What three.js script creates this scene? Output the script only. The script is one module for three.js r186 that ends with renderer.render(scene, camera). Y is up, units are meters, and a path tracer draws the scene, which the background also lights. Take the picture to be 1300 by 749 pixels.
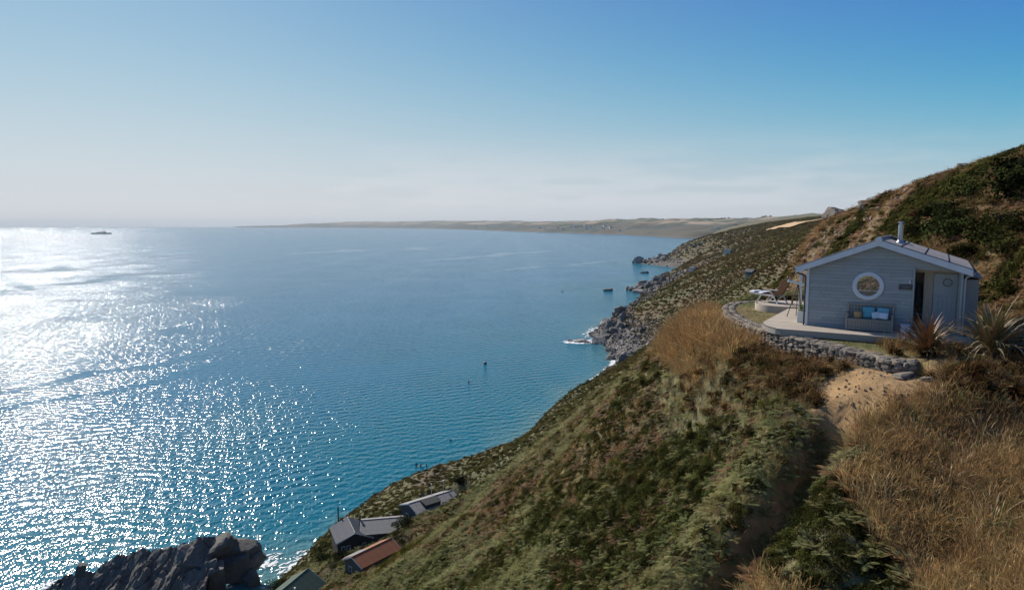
import * as THREE from 'three';
import { mergeGeometries } from 'three/addons/utils/BufferGeometryUtils.js';
import { RoundedBoxGeometry } from 'three/addons/geometries/RoundedBoxGeometry.js';

// ---------------------------------------------------------------- camera, sky, sun, exposure
const scene = new THREE.Scene();
const camera = new THREE.PerspectiveCamera(46.73, 1300 / 749, 0.5, 90000);
camera.position.set(0, 60, 0);
camera.rotation.set(-0.10172, 0, 0);
camera.updateMatrixWorld();
const renderer = new THREE.WebGLRenderer({ antialias: true });
renderer.toneMapping = THREE.LinearToneMapping;
renderer.toneMappingExposure = 1.15;
renderer.shadowMap.enabled = true;

const rad = (d) => d * Math.PI / 180;
const SUN_AZ = rad(-36), SUN_EL = rad(35);                      // azimuth from -z towards +x
const sunDir = new THREE.Vector3(Math.sin(SUN_AZ) * Math.cos(SUN_EL), Math.sin(SUN_EL), -Math.cos(SUN_AZ) * Math.cos(SUN_EL));
const sun = new THREE.DirectionalLight(new THREE.Color().setRGB(1.0, 0.93, 0.82), 5);
sun.name = 'sun';
sun.position.copy(sunDir).multiplyScalar(400);
sun.castShadow = true;
sun.shadow.mapSize.set(4096, 4096);
Object.assign(sun.shadow.camera, { left: -160, right: 160, top: 160, bottom: -160, near: 10, far: 900 });
sun.shadow.radius = 1;
scene.add(sun, sun.target);

// ---------------------------------------------------------------- noise and random numbers
const hash2 = (ix, iy, s) => { let h = Math.imul(ix, 374761393) ^ Math.imul(iy, 668265263) ^ Math.imul(s, 2147483647 - 58); h = Math.imul(h ^ (h >>> 13), 1274126177); h ^= h >>> 16; return (h >>> 0) / 4294967296; };
function vnoise(x, y, s = 0) {
  const ix = Math.floor(x), iy = Math.floor(y), fx = x - ix, fy = y - iy, u = fx * fx * (3 - 2 * fx), v = fy * fy * (3 - 2 * fy);
  const a = hash2(ix, iy, s), b = hash2(ix + 1, iy, s), c = hash2(ix, iy + 1, s), d = hash2(ix + 1, iy + 1, s);
  return (a + (b - a) * u) * (1 - v) + (c + (d - c) * u) * v;
}
function fbm(x, y, oct = 4, s = 0) { let t = 0, a = 0.5, n = 0; for (let i = 0; i < oct; i++) { t += a * vnoise(x, y, s + i * 17); n += a; a *= 0.5; x = x * 2.03 + 11.3; y = y * 2.03 - 7.7; } return t / n; }
function makeRng(seed) { let a = seed >>> 0; return () => { a = (a + 0x6d2b79f5) | 0; let t = Math.imul(a ^ (a >>> 15), 1 | a); t = (t + Math.imul(t ^ (t >>> 7), 61 | t)) ^ t; return ((t ^ (t >>> 14)) >>> 0) / 4294967296; }; }
const clamp = (x, a = 0, b = 1) => Math.min(b, Math.max(a, x));
const sstep = (a, b, x) => { const t = clamp((x - a) / (b - a)); return t * t * (3 - 2 * t); };
const lerp = (a, b, t) => a + (b - a) * t;

// ---------------------------------------------------------------- sky
{
  const W = 2048, Hh = 1024, data = new Float32Array(W * Hh * 4);
  for (let j = 0; j < Hh; j++) {
    const el = ((j + 0.5) / Hh - 0.5) * Math.PI, e = Math.max(0, el), y = Math.sin(e), ce = Math.cos(e);
    const fb = Math.exp(-Math.pow(e / 0.55, 2.5));
    for (let i = 0; i < W; i++) {
      const az = ((i + 0.5) / W - 0.5) * 2 * Math.PI, x = Math.cos(az) * ce, z = Math.sin(az) * ce;
      const c = clamp(x * sunDir.x + y * sunDir.y + z * sunDir.z, -1, 1), ang = Math.acos(c);
      const wr = clamp(0.265 - 0.13 * ang, 0.105, 0.24), fr = Math.exp(-Math.pow(e / wr, 1.9)), fg = Math.exp(-Math.pow(e / (0.09 + wr * 1.12), 2.1));
      const glow = 0.3 * Math.exp(-ang / 0.56), hor = 0.12 * fr * Math.exp(-ang / 0.9);
      let r = 0.02 + 0.42 * fr + glow * 0.9 + hor, g = 0.095 + 0.375 * fg + glow * 0.82 + hor, b = 0.25 + 0.265 * fb + glow * 0.7 + hor * 0.9;
      const px = Math.cos(az), pz = Math.sin(az), d = 1 / (Math.tan(e) + 0.055);
      const n = fbm(px * d * 1.3 + 40, pz * d * 1.3 + 9, 5, 3), big = fbm(px * 2.1 + 5, pz * 2.1 + 3, 2, 9);
      const cl = sstep(0.5, 0.8, n + (big - 0.5) * 0.7) * sstep(0.01, 0.035, e) * (1 - sstep(0.03, 0.14, e)) * 0.42;
      r = lerp(r, 0.6 + glow * 0.4, cl); g = lerp(g, 0.62 + glow * 0.4, cl); b = lerp(b, 0.66 + glow * 0.36, cl);
      const o = (j * W + i) * 4; data[o] = r; data[o + 1] = g; data[o + 2] = b; data[o + 3] = 1;
    }
  }
  const t = new THREE.DataTexture(data, W, Hh, THREE.RGBAFormat, THREE.FloatType);
  t.mapping = THREE.EquirectangularReflectionMapping; t.magFilter = THREE.LinearFilter; t.needsUpdate = true;
  scene.background = t; scene.environment = t;
}
scene.fog = new THREE.FogExp2(new THREE.Color().setRGB(0.84, 0.93, 1.0), 0.000032);

// ---------------------------------------------------------------- helpers for objects
const used = new Map();
function numbered(name) { const n = used.get(name) ?? 0; used.set(name, n + 1); return n ? name + '_' + String(n).padStart(3, '0') : name; }
function mesh(geo, mat) { const m = new THREE.Mesh(geo, mat); m.castShadow = m.receiveShadow = true; return m; }
function tag(o, label, category, group) { o.userData.label = label; o.userData.category = category; if (group) o.userData.group = group; return o; }
function thing(name, label, category, pos = [0, 0, 0], yaw = 0, group) {
  const g = new THREE.Group(); g.name = numbered(name); g.position.set(...pos); g.rotation.y = yaw; tag(g, label, category, group); scene.add(g); return g;
}
function solo(name, geo, mat, label, category, group) { const m = mesh(geo, mat); m.name = numbered(name); tag(m, label, category, group); scene.add(m); return m; }
function part(name, geo, mat, parent, pos, rot) { const m = mesh(geo, mat); m.name = name; if (pos) m.position.set(...pos); if (rot) m.rotation.set(...rot); parent.add(m); return m; }
function structure(name, geo, mat) { const m = mesh(geo, mat); m.name = numbered(name); m.userData.kind = 'structure'; scene.add(m); return m; }
function stuffOf(name, label, category, geo, mat, items) {         // items: [matrix, color]
  if (!items.length) return null;
  const m = new THREE.InstancedMesh(geo, mat, items.length);
  items.forEach(([mx, c], i) => { m.setMatrixAt(i, mx); if (c) m.setColorAt(i, c); });
  m.castShadow = m.receiveShadow = true; m.name = numbered(name); m.userData = { kind: 'stuff', label, category }; scene.add(m); return m;
}
const rgb = (r, g, b) => new THREE.Color().setRGB(r, g, b);
function std(r, g, b, rough = 0.8, extra = {}) { return new THREE.MeshStandardMaterial({ color: rgb(r, g, b), roughness: rough, ...extra }); }
function box(w, h, d, x = 0, y = 0, z = 0) { const g = new THREE.BoxGeometry(w, h, d); g.translate(x, y, z); return g; }
function bevel(w, h, d, r = 0.008, x = 0, y = 0, z = 0) { const g = new RoundedBoxGeometry(w, h, d, 1, Math.min(r, w / 2.1, h / 2.1, d / 2.1)); g.translate(x, y, z); return g; }
function bar(a, b, r, seg = 8, r2 = r) {                            // a round bar from a to b
  const A = new THREE.Vector3(...a), B = new THREE.Vector3(...b), d = B.clone().sub(A), l = d.length();
  const g = new THREE.CylinderGeometry(r2, r, l, seg); g.translate(0, l / 2, 0);
  g.applyQuaternion(new THREE.Quaternion().setFromUnitVectors(new THREE.Vector3(0, 1, 0), d.normalize())); g.translate(A.x, A.y, A.z); return g;
}
function plankBar(a, b, w, h) {                                     // a square bar from a to b
  const A = new THREE.Vector3(...a), B = new THREE.Vector3(...b), d = B.clone().sub(A), l = d.length();
  const g = new THREE.BoxGeometry(w, h, l); const o = new THREE.Object3D(); o.position.copy(A).add(B).multiplyScalar(0.5); o.lookAt(B); o.updateMatrix(); g.applyMatrix4(o.matrix); return g;
}
function noiseTexture(size, f, srgb = false) {                      // f(u, v) -> [r, g, b] in 0..1
  const d = new Uint8Array(size * size * 4);
  for (let j = 0; j < size; j++) for (let i = 0; i < size; i++) { const c = f(i / size, j / size), o = (j * size + i) * 4; d[o] = clamp(c[0]) * 255; d[o + 1] = clamp(c[1]) * 255; d[o + 2] = clamp(c[2]) * 255; d[o + 3] = 255; }
  const t = new THREE.DataTexture(d, size, size); t.wrapS = t.wrapT = THREE.RepeatWrapping; t.magFilter = THREE.LinearFilter; if (srgb) t.colorSpace = THREE.SRGBColorSpace; t.needsUpdate = true; return t;
}
const tileFbm = (u, v, f, s, oct = 4) => {                          // noise that repeats after 0..1
  let t = 0, a = 0.5, n = 0;
  for (let o = 0; o < oct; o++, f *= 2, a *= 0.5) {
    const x = u * f, y = v * f, ix = Math.floor(x), iy = Math.floor(y), fx = x - ix, fy = y - iy, p = fx * fx * (3 - 2 * fx), q = fy * fy * (3 - 2 * fy), m = (k) => ((k % f) + f) % f;
    const A = hash2(m(ix), m(iy), s + o), B = hash2(m(ix + 1), m(iy), s + o), C = hash2(m(ix), m(iy + 1), s + o), D = hash2(m(ix + 1), m(iy + 1), s + o);
    t += a * ((A + (B - A) * p) * (1 - q) + (C + (D - C) * p) * q); n += a;
  }
  return t / n;
};

// ---------------------------------------------------------------- terrain: cross-sections of the coast, from the sea bed up the slope
const ST = [
  [40, [-82, -8], [-66, 0], [-58, 8], [-40, 20], [-24, 29], [-9, 38], [2, 45], [9, 50], [18, 56], [40, 67], [95, 86]],
  [8, [-76, -8], [-61, 0], [-53, 8], [-36, 20], [-20, 30], [-6, 40], [3.6, 47.5], [8.6, 50.4], [15, 54.0], [36, 64], [95, 82]],
  [-16, [-70, -8], [-57, 0], [-49, 8], [-33, 20], [-17, 31], [-4, 41.5], [4.4, 50.3], [8.0, 52.7], [13, 53.9], [34, 62.5], [92, 80]],
  [-21, [-69, -8], [-56, 0], [-48, 8], [-32, 20], [-17, 31], [-3.4, 41.5], [5.6, 49.8], [9.2, 54.2], [16, 55.2], [35, 63], [92, 78]],
  [-25, [-68, -8], [-55, 0], [-47, 8], [-32, 20], [-17, 31], [-3, 41.5], [6.5, 50.3], [9.4, 54.7], [18, 56.3], [36, 64], [92, 77]],
  [-30, [-67, -8], [-55, 0], [-46, 8], [-31, 20], [-16.5, 31], [-2, 42], [6.9, 51.2], [9.0, 54.9], [20, 57], [37, 65], [92, 76]],
  [-36, [-66, -8], [-54, 0], [-46, 8], [-30, 20], [-16, 30.5], [-1, 41.5], [6.8, 51.8], [9.2, 54.5], [23, 58], [37.3, 65.4], [92, 75]],
  [-48, [-64, -8], [-52, 0], [-44, 8], [-28, 19.5], [-15, 29], [2.4, 42.8], [7.4, 47.8], [10.3, 50.4], [24, 56.6], [36.8, 65.2], [92, 73]],
  [-62, [-60, -8], [-48, 0], [-41, 7], [-27, 17.5], [-16, 24.6], [-4, 33.0], [6.4, 43.0], [13, 47.2], [27, 54.0], [34.6, 62.7], [92, 71]],
  [-75, [-57, -8], [-46, 0], [-39, 7], [-22, 17.5], [-9, 22.6], [0.6, 31.2], [8, 38.6], [18, 45.2], [29, 52.2], [35.6, 61.2], [92, 68]],
  [-98, [-52, -8], [-41, 0], [-34, 7], [-20, 15.5], [-9, 20.5], [2, 28], [12, 35.5], [22, 41.5], [36, 49.8], [47, 57], [100, 67]],
  [-125, [-45, -8], [-34, 0], [-28, 7], [-17, 12], [-5, 15], [8, 24], [18, 31.5], [35, 40.5], [47, 47.5], [59, 55.8], [110, 67]],
  [-150, [-22, -6], [-8, 0], [0.8, 8], [9, 12], [17, 18.5], [25, 26], [33, 33.5], [43, 41.4], [55, 50], [67, 57.6], [120, 68]],
  [-180, [-6, -6], [5, 0], [10, 9], [18, 13], [27, 20], [37, 27.5], [47, 34], [58, 41], [70, 50.5], [82, 58.6], [135, 69]],
  [-255, [18, -6], [32, 0], [40, 6], [50, 11.5], [60, 18], [70, 26], [81, 34], [92, 42], [105, 52], [118, 60.4], [172, 71]],
  [-300, [34, -6], [47, 0], [58, 4.5], [66, 10], [75, 17], [84, 25], [94, 33], [105, 41.4], [119, 51], [138, 61], [192, 72]],
  [-370, [34, -6], [47, 0], [62, 4.5], [72, 11], [84, 18], [97, 26], [111, 34], [128, 41], [150, 50.5], [172, 59.4], [226, 74]],
  [-447, [66, -6], [78, 0], [84, 11], [95, 16], [109, 23], [123, 30], [138, 37], [157, 43], [182, 52.5], [207, 60.6], [262, 75]],
  [-565, [106, -6], [119, 0], [125, 8], [136, 14], [150, 22], [164, 29], [178, 36], [194, 43.5], [220, 54], [257, 63.4], [322, 76]],
  [-640, [104, -6], [116, 0], [142, 5], [154, 14], [170, 23], [186, 30], [204, 38], [222, 46], [250, 56], [291, 64.5], [360, 78]],
  [-720, [150, -6], [165, 0], [173, 13], [188, 22], [204, 30], [220, 37], [238, 44], [258, 50], [288, 58], [328, 66], [400, 79]],
  [-932, [232, -6], [248, 0], [254, 17], [266, 26], [282, 34], [298, 41], [318, 48], [345, 55], [380, 62], [424, 67.5], [520, 80]],
  [-1100, [185, -6], [204, 0], [246, 6], [270, 26], [298, 38], [330, 46], [366, 53], [402, 60], [445, 66], [500, 71], [620, 82]],
  [-1188, [280, -6], [300, 0], [312, 22], [330, 34], [352, 42], [378, 49], [408, 56], [445, 62], [488, 68], [545, 74], [680, 84]],
  [-1636, [420, -6], [443, 0], [456, 24], [480, 38], [512, 48], [545, 56], [582, 63], [625, 70], [680, 77], [752, 84], [960, 92]],
  [-2622, [730, -6], [764, 0], [780, 24], [815, 44], [860, 58], [910, 68], [960, 77], [1015, 84], [1080, 92], [1170, 100], [1500, 108]],
  [-3300, [1000, -6], [1060, 0], [1080, 20], [1120, 40], [1170, 55], [1230, 66], [1300, 76], [1370, 84], [1450, 94], [1560, 104], [1950, 112]],
];
const NK = 11;
function slopes(xs, ys) {                                           // monotone cubic slopes
  const n = xs.length, h = [], d = [], m = new Array(n);
  for (let i = 0; i < n - 1; i++) { h.push(xs[i + 1] - xs[i]); d.push((ys[i + 1] - ys[i]) / h[i]); }
  m[0] = d[0]; m[n - 1] = d[n - 2];
  for (let i = 1; i < n - 1; i++) m[i] = d[i - 1] * d[i] <= 0 ? 0 : (() => { const a = 2 * h[i] + h[i - 1], b = h[i] + 2 * h[i - 1]; return (a + b) / (a / d[i - 1] + b / d[i]); })();
  return m;
}
function hermite(x0, x1, y0, y1, m0, m1, x) { const h = x1 - x0, t = (x - x0) / h, t2 = t * t, t3 = t2 * t; return (2 * t3 - 3 * t2 + 1) * y0 + (t3 - 2 * t2 + t) * h * m0 + (-2 * t3 + 3 * t2) * y1 + (t3 - t2) * h * m1; }
const zs = ST.map((s) => -s[0]), stX = [], stY = [];
for (let k = 0; k < NK; k++) {
  const xs = ST.map((s) => s[k + 1][0]), ys = ST.map((s) => s[k + 1][1]);
  stX.push([xs, slopes(zs, xs)]); stY.push([ys, slopes(zs, ys)]);
}
function section(z) {                                               // { x[], y[], m[] } of the coast at z
  const q = clamp(-z, zs[0], zs[zs.length - 1]); let i = 0; while (i < zs.length - 2 && zs[i + 1] < q) i++;
  const x = [], y = [];
  for (let k = 0; k < NK; k++) { x.push(hermite(zs[i], zs[i + 1], stX[k][0][i], stX[k][0][i + 1], stX[k][1][i], stX[k][1][i + 1], q)); y.push(hermite(zs[i], zs[i + 1], stY[k][0][i], stY[k][0][i + 1], stY[k][1][i], stY[k][1][i + 1], q)); }
  return { x, y, m: slopes(x, y) };
}
function along(s, x) { if (x <= s.x[0]) return s.y[0]; if (x >= s.x[NK - 1]) return s.y[NK - 1]; let k = 0; while (s.x[k + 1] < x) k++; return hermite(s.x[k], s.x[k + 1], s.y[k], s.y[k + 1], s.m[k], s.m[k + 1], x); }

// the cottage terrace: its own axes (u along the gable, w away from the camera side)
const HA = rad(32.2), HO = [11.56, 56.1, -26.61];
const HU = [Math.cos(HA), Math.sin(HA)], HW = [Math.sin(HA), -Math.cos(HA)];
const toHouse = (x, z) => [(x - HO[0]) * HU[0] + (z - HO[2]) * HU[1], (x - HO[0]) * HW[0] + (z - HO[2]) * HW[1]];
const fromHouse = (u, w) => [HO[0] + u * HU[0] + w * HW[0], HO[2] + u * HU[1] + w * HW[1]];
const LAWN = 55.88;
// outer edge of the dry stone wall, in world x, z, from the flax round to behind the round platform
const WALL = [[12.75, -20.95], [12.3, -21.25], [12.05, -21.7], [11.75, -22.3], [11.2, -23.5], [10.6, -24.9], [10.2, -26.4], [9.95, -28.0], [9.95, -29.6], [10.1, -31.3], [10.45, -33.2], [10.95, -34.9], [11.7, -36.3], [12.7, -37.2], [13.9, -37.5]];
const wallCurve = new THREE.CatmullRomCurve3(WALL.map(([x, z]) => new THREE.Vector3(x, 0, z)));
const wallLine = wallCurve.getSpacedPoints(120);
const terracePoly = [...wallLine.map((p) => [p.x, p.z]), [18, -38], [22, -34], [20.5, -28], [17.6, -23.4], [15.2, -21]];
function segDist(px, pz, ax, az, bx, bz) { const dx = bx - ax, dz = bz - az, t = clamp(((px - ax) * dx + (pz - az) * dz) / (dx * dx + dz * dz)); return [Math.hypot(px - ax - dx * t, pz - az - dz * t), t]; }
function polyInside(poly, x, z) { let c = false; for (let i = 0, j = poly.length - 1; i < poly.length; j = i++) { const [a, b] = poly[i], [d, e] = poly[j]; if ((b > z) !== (e > z) && x < ((d - a) * (z - b)) / (e - b) + a) c = !c; } return c; }
function polyDist(poly, x, z, closed = true) { let m = 1e9; for (let i = closed ? 0 : 1; i < poly.length; i++) { const [a, b] = poly[(i + poly.length - 1) % poly.length], [c, d] = poly[i]; m = Math.min(m, segDist(x, z, a, b, c, d)[0]); } return m; }
const terraceSigned = (x, z) => (x < 3 || x > 29 || z > -13 || z < -45 ? 10 : (polyInside(terracePoly, x, z) ? -1 : 1) * polyDist(terracePoly, x, z));
const PATH = [[11.9, -20.4], [11.0, -21.3], [10.2, -20.2], [9.0, -19.0], [7.5, -17.7], [6.2, -16.7], [5.0, -15.8], [2.5, -14]];
function pathAt(x, z) { if (x < -5 || x > 19 || z < -29 || z > -7) return [99, 0, 1]; let m = 1e9, s = 0, n = 0; for (let i = 1; i < PATH.length; i++) { const [d, t] = segDist(x, z, ...PATH[i - 1], ...PATH[i]); if (d < m) { m = d; s = i - 1 + t; const [ax, az] = PATH[i - 1], [bx, bz] = PATH[i]; n = Math.sign((bx - ax) * (z - az) - (bz - az) * (x - ax)); } } return [m, s, n]; }
const PADS = [];                                                    // [x, z, y, radius]: level ground under the huts
function height(x, z, sec) {
  const s = sec ?? section(z); let y = along(s, x);
  const d = Math.hypot(x, z), near = 1 - sstep(90, 170, d), land = sstep(-0.5, 6, y);
  if (near > 0) y += near * land * ((fbm(x * 0.28, z * 0.28, 4, 5) - 0.5) * 1.3 + (fbm(x * 0.07 + 3, z * 0.07, 2, 8) - 0.5) * 2.2 * sstep(30, 60, d));
  if (near < 1) {
    const amp = sstep(110, 400, d), up = clamp(y / 60);
    y += (1 - near) * land * ((fbm(x * 0.018, z * 0.012, 4, 21) - 0.5) * (4 + 9 * amp) * (1.1 - up) + (fbm(x * 0.06, z * 0.05, 3, 22) - 0.5) * (1.6 + 2.5 * amp) * (1.15 - up));
    y += (1 - near) * (1 - sstep(10, 22, y)) * sstep(-3, 2, y) * (Math.abs(fbm(x * 0.05, z * 0.04, 4, 33) - 0.5) * -9 + 2.2) * sstep(200, 300, d);
  }
  // the knoll above the beach huts
  if (d < 190 && d > 90) { const k = Math.exp(-((x + 17) ** 2 / 140 + (z + 128) ** 2 / 120)); y += 0.6 * k; }
  if (d < 70) {
    const [pd, ps, side] = pathAt(x, z);
    if (pd < 6) {
      const go = sstep(1.6, 3.2, ps), bank = Math.exp(-(((pd - 1.9) / 0.9) ** 2));
      y -= go * 1.35 * (1 - sstep(0.2, 0.8, pd));
      y += go * bank * (side > 0 ? 0.85 : 0.35);
      y -= (1 - go) * 0.12 * (1 - sstep(0.8, 1.8, pd)); y += (1 - go) * (1 - sstep(1.5, 2.5, pd)) * ((fbm(x * 2.6, z * 2.6, 4, 6) - 0.5) * 0.26 - 0.05 * sstep(0.55, 0.7, fbm(x * 1.2, z * 3.1, 2, 7)));
    }
    const t = terraceSigned(x, z);
    if (t < 6) {
      const flat = LAWN - 0.05 - 0.14 * sstep(-1.8, -4.5, toHouse(x, z)[1]);
      if (t < -0.15) y = flat + Math.max(0, y - flat - 1.3) * 0; else {
        const seaward = x < 12.9 && z > -39;
        if (seaward) { const low = flat - 0.37 - 0.36 * sstep(11.5, 10.2, x); y = lerp(low, Math.min(y, low + 0.2), sstep(0.6, 3.2, t)); if (t < 0.3) y = lerp(flat - 1.2, y, sstep(-0.15, 0.0, t)); }
        else y = lerp(flat, y, sstep(0, 3.2, t));
      }
    }
  }
  for (const [px, pz, py, r] of PADS) { const q = Math.hypot(x - px, z - pz); if (q < r * 1.7) y = lerp(py, y, sstep(r, r * 1.7, q)); }
  return y;
}
function normalAt(x, z, e = 0.4) { const n = new THREE.Vector3(height(x - e, z) - height(x + e, z), 2 * e, height(x, z - e) - height(x, z + e)); return n.normalize(); }
// ---------------------------------------------------------------- what covers the ground
const C = {
  soil: [0.30, 0.185, 0.085], rustBracken: [0.21, 0.11, 0.05], bracken: [0.125, 0.14, 0.042], olive: [0.185, 0.18, 0.062], lime: [0.19, 0.205, 0.05], gorse: [0.11, 0.145, 0.045],
  straw: [0.50, 0.335, 0.14], dryBrown: [0.31, 0.19, 0.085], heather: [0.16, 0.115, 0.07], greyGreen: [0.185, 0.175, 0.07], rock: [0.19, 0.17, 0.155], darkRock: [0.07, 0.066, 0.062], paleRock: [0.36, 0.32, 0.28], sand: [0.42, 0.35, 0.27], field: [0.60, 0.40, 0.22], lawn: [0.13, 0.125, 0.04],
};
const mixc = (a, b, t) => [lerp(a[0], b[0], t), lerp(a[1], b[1], t), lerp(a[2], b[2], t)];
function groundColor(x, z, y, ny) {
  const d = Math.hypot(x, z);
  let c = mixc(C.olive, C.heather, sstep(0.42, 0.6, fbm(x * 0.05, z * 0.03, 4, 41)));
  c = mixc(c, C.bracken, sstep(0.5, 0.62, fbm(x * 0.035 + 9, z * 0.022, 4, 43)) * 0.9);
  c = mixc(c, C.rustBracken, sstep(0.52, 0.66, fbm(x * 0.06 + 30, z * 0.035, 4, 47)) * 0.8);
  c = mixc(c, C.dryBrown, sstep(0.58, 0.72, fbm(x * 0.04 - 20, z * 0.016, 4, 51)) * 0.4);
  const lowShore = d > 200 ? 1 - sstep(5, 15, y + (fbm(x * 0.09, z * 0.07, 3, 57) - 0.5) * 10) : 1 - sstep(1.5, 5, y);
  c = mixc(c, mixc(C.darkRock, C.rock, fbm(x * 0.3, z * 0.3, 3, 61)), lowShore);
  if (ny < 0.68 && d > 200) c = mixc(c, C.rock, sstep(0.68, 0.5, ny) * 0.7);
  if (d > 230 && d < 340 && x > 40) c = mixc(c, C.paleRock, sstep(0.45, 0.7, fbm(x * 0.12, z * 0.1, 3, 63)) * (1 - sstep(4, 9, y)) * 0.8);
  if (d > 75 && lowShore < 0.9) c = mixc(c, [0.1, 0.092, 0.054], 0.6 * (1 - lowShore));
  if (d < 80) {
    c = mixc(c, [0.2, 0.155, 0.085], 0.5);
    if (x > 9 && z > -24) c = mixc(c, [0.3, 0.2, 0.1], 0.5);
    const [pd, ps] = pathAt(x, z);
    const wide = ps < 2.2 ? 0.9 : 0.3;
    c = mixc(c, mixc(ps < 2.6 ? C.soil : [0.19, 0.125, 0.07], [0.42, 0.27, 0.13], fbm(x * 2.6, z * 1.6, 3, 71)), 1 - sstep(wide, wide + 0.7, pd + (fbm(x * 1.3, z * 1.3, 3, 72) - 0.5) * 1.2));
    const t = terraceSigned(x, z);
    if (t < 0.2) c = mixc(C.lawn, [0.2, 0.15, 0.06], sstep(0.45, 0.65, fbm(x * 1.1, z * 1.1, 4, 73)));
  }
  return c;
}

const groundBump = noiseTexture(512, (u, v) => { const n = tileFbm(u, v, 8, 3, 6); return [n, n, n]; });
const groundTone = noiseTexture(512, (u, v) => { const n = 0.72 + 0.5 * (tileFbm(u, v, 6, 13, 6) - 0.25) + 0.14 * (tileFbm(u, v, 64, 29, 2) - 0.5); return [n, n * 0.985, n * 0.96]; });
const groundMat = new THREE.MeshStandardMaterial({ vertexColors: true, roughness: 1, map: groundTone, bumpMap: groundBump, bumpScale: 0.09 });
function gridMesh(rows, cols, at, mat, name, uvScale = 3.1) {        // at(i, j) -> [x, y, z, color]
  const n = rows * cols, pos = new Float32Array(n * 3), col = new Float32Array(n * 3), uv = new Float32Array(n * 2), idx = [];
  for (let i = 0; i < rows; i++) for (let j = 0; j < cols; j++) { const k = i * cols + j, p = at(i, j); pos.set(p.slice(0, 3), k * 3); col.set(p[3], k * 3); uv.set([p[0] / uvScale, p[2] / uvScale], k * 2); }
  for (let i = 0; i < rows - 1; i++) for (let j = 0; j < cols - 1; j++) { const a = i * cols + j, b = a + 1, c = a + cols, d = c + 1; idx.push(a, b, c, b, d, c); }
  const g = new THREE.BufferGeometry();
  g.setAttribute('position', new THREE.BufferAttribute(pos, 3)); g.setAttribute('color', new THREE.BufferAttribute(col, 3)); g.setAttribute('uv', new THREE.BufferAttribute(uv, 2)); g.setIndex(idx); g.computeVertexNormals();
  return g;
}
// the huts stand on level ground
PADS.push([-20.3, -93.6, 14, 4.6], [-17.6, -82, 17.1, 3.2], [-12.2, -99.3, 15.6, 4.4], [-6.6, -113, 13.9, 2.2], [-26.8, -79, 13, 3.3]);
{
  const rz = []; for (let z = 30; z > -3250;) { rz.push(z); z -= z > -4 ? 1.2 : z > -50 ? 0.3 : Math.max(0.4, -z * 0.0085); }
  const segs = [5, 12, 22, 26, 34, 46, 46, 60, 70, 26], cu = []; segs.forEach((n, k) => { for (let i = 0; i < n; i++) cu.push(k + i / n); }); cu.push(10);
  const secs = rz.map(section);
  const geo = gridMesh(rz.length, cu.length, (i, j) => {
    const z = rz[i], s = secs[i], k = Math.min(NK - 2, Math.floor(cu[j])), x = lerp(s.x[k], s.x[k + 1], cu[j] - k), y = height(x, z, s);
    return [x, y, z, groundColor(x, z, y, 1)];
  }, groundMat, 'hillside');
  const nr = geo.attributes.normal, po = geo.attributes.position, co = geo.attributes.color;
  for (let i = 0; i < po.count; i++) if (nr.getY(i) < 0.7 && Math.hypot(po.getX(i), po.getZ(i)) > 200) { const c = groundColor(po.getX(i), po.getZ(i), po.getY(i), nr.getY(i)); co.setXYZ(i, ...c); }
  structure('hillside', geo, groundMat);
  console.log('terrain rows', rz.length, 'cols', cu.length);
}

// ---------------------------------------------------------------- the stubble field and the far side of the bay
function drape(pts, lift, n = 14) {                                  // a sheet over the terrain inside a quad of world x, z corners
  const pos = [], idx = [], uv = [];
  for (let i = 0; i <= n; i++) for (let j = 0; j <= n; j++) {
    const a = i / n, b = j / n, x = lerp(lerp(pts[0][0], pts[1][0], a), lerp(pts[3][0], pts[2][0], a), b), z = lerp(lerp(pts[0][1], pts[1][1], a), lerp(pts[3][1], pts[2][1], a), b);
    pos.push(x, height(x, z) + lift, z); uv.push(x / 9, z / 9);
    if (i < n && j < n) { const k = i * (n + 1) + j; idx.push(k, k + 1, k + n + 1, k + 1, k + n + 2, k + n + 1); }
  }
  const g = new THREE.BufferGeometry(); g.setAttribute('position', new THREE.Float32BufferAttribute(pos, 3)); g.setAttribute('uv', new THREE.Float32BufferAttribute(uv, 2)); g.setIndex(idx); g.computeVertexNormals(); return g;
}

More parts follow.
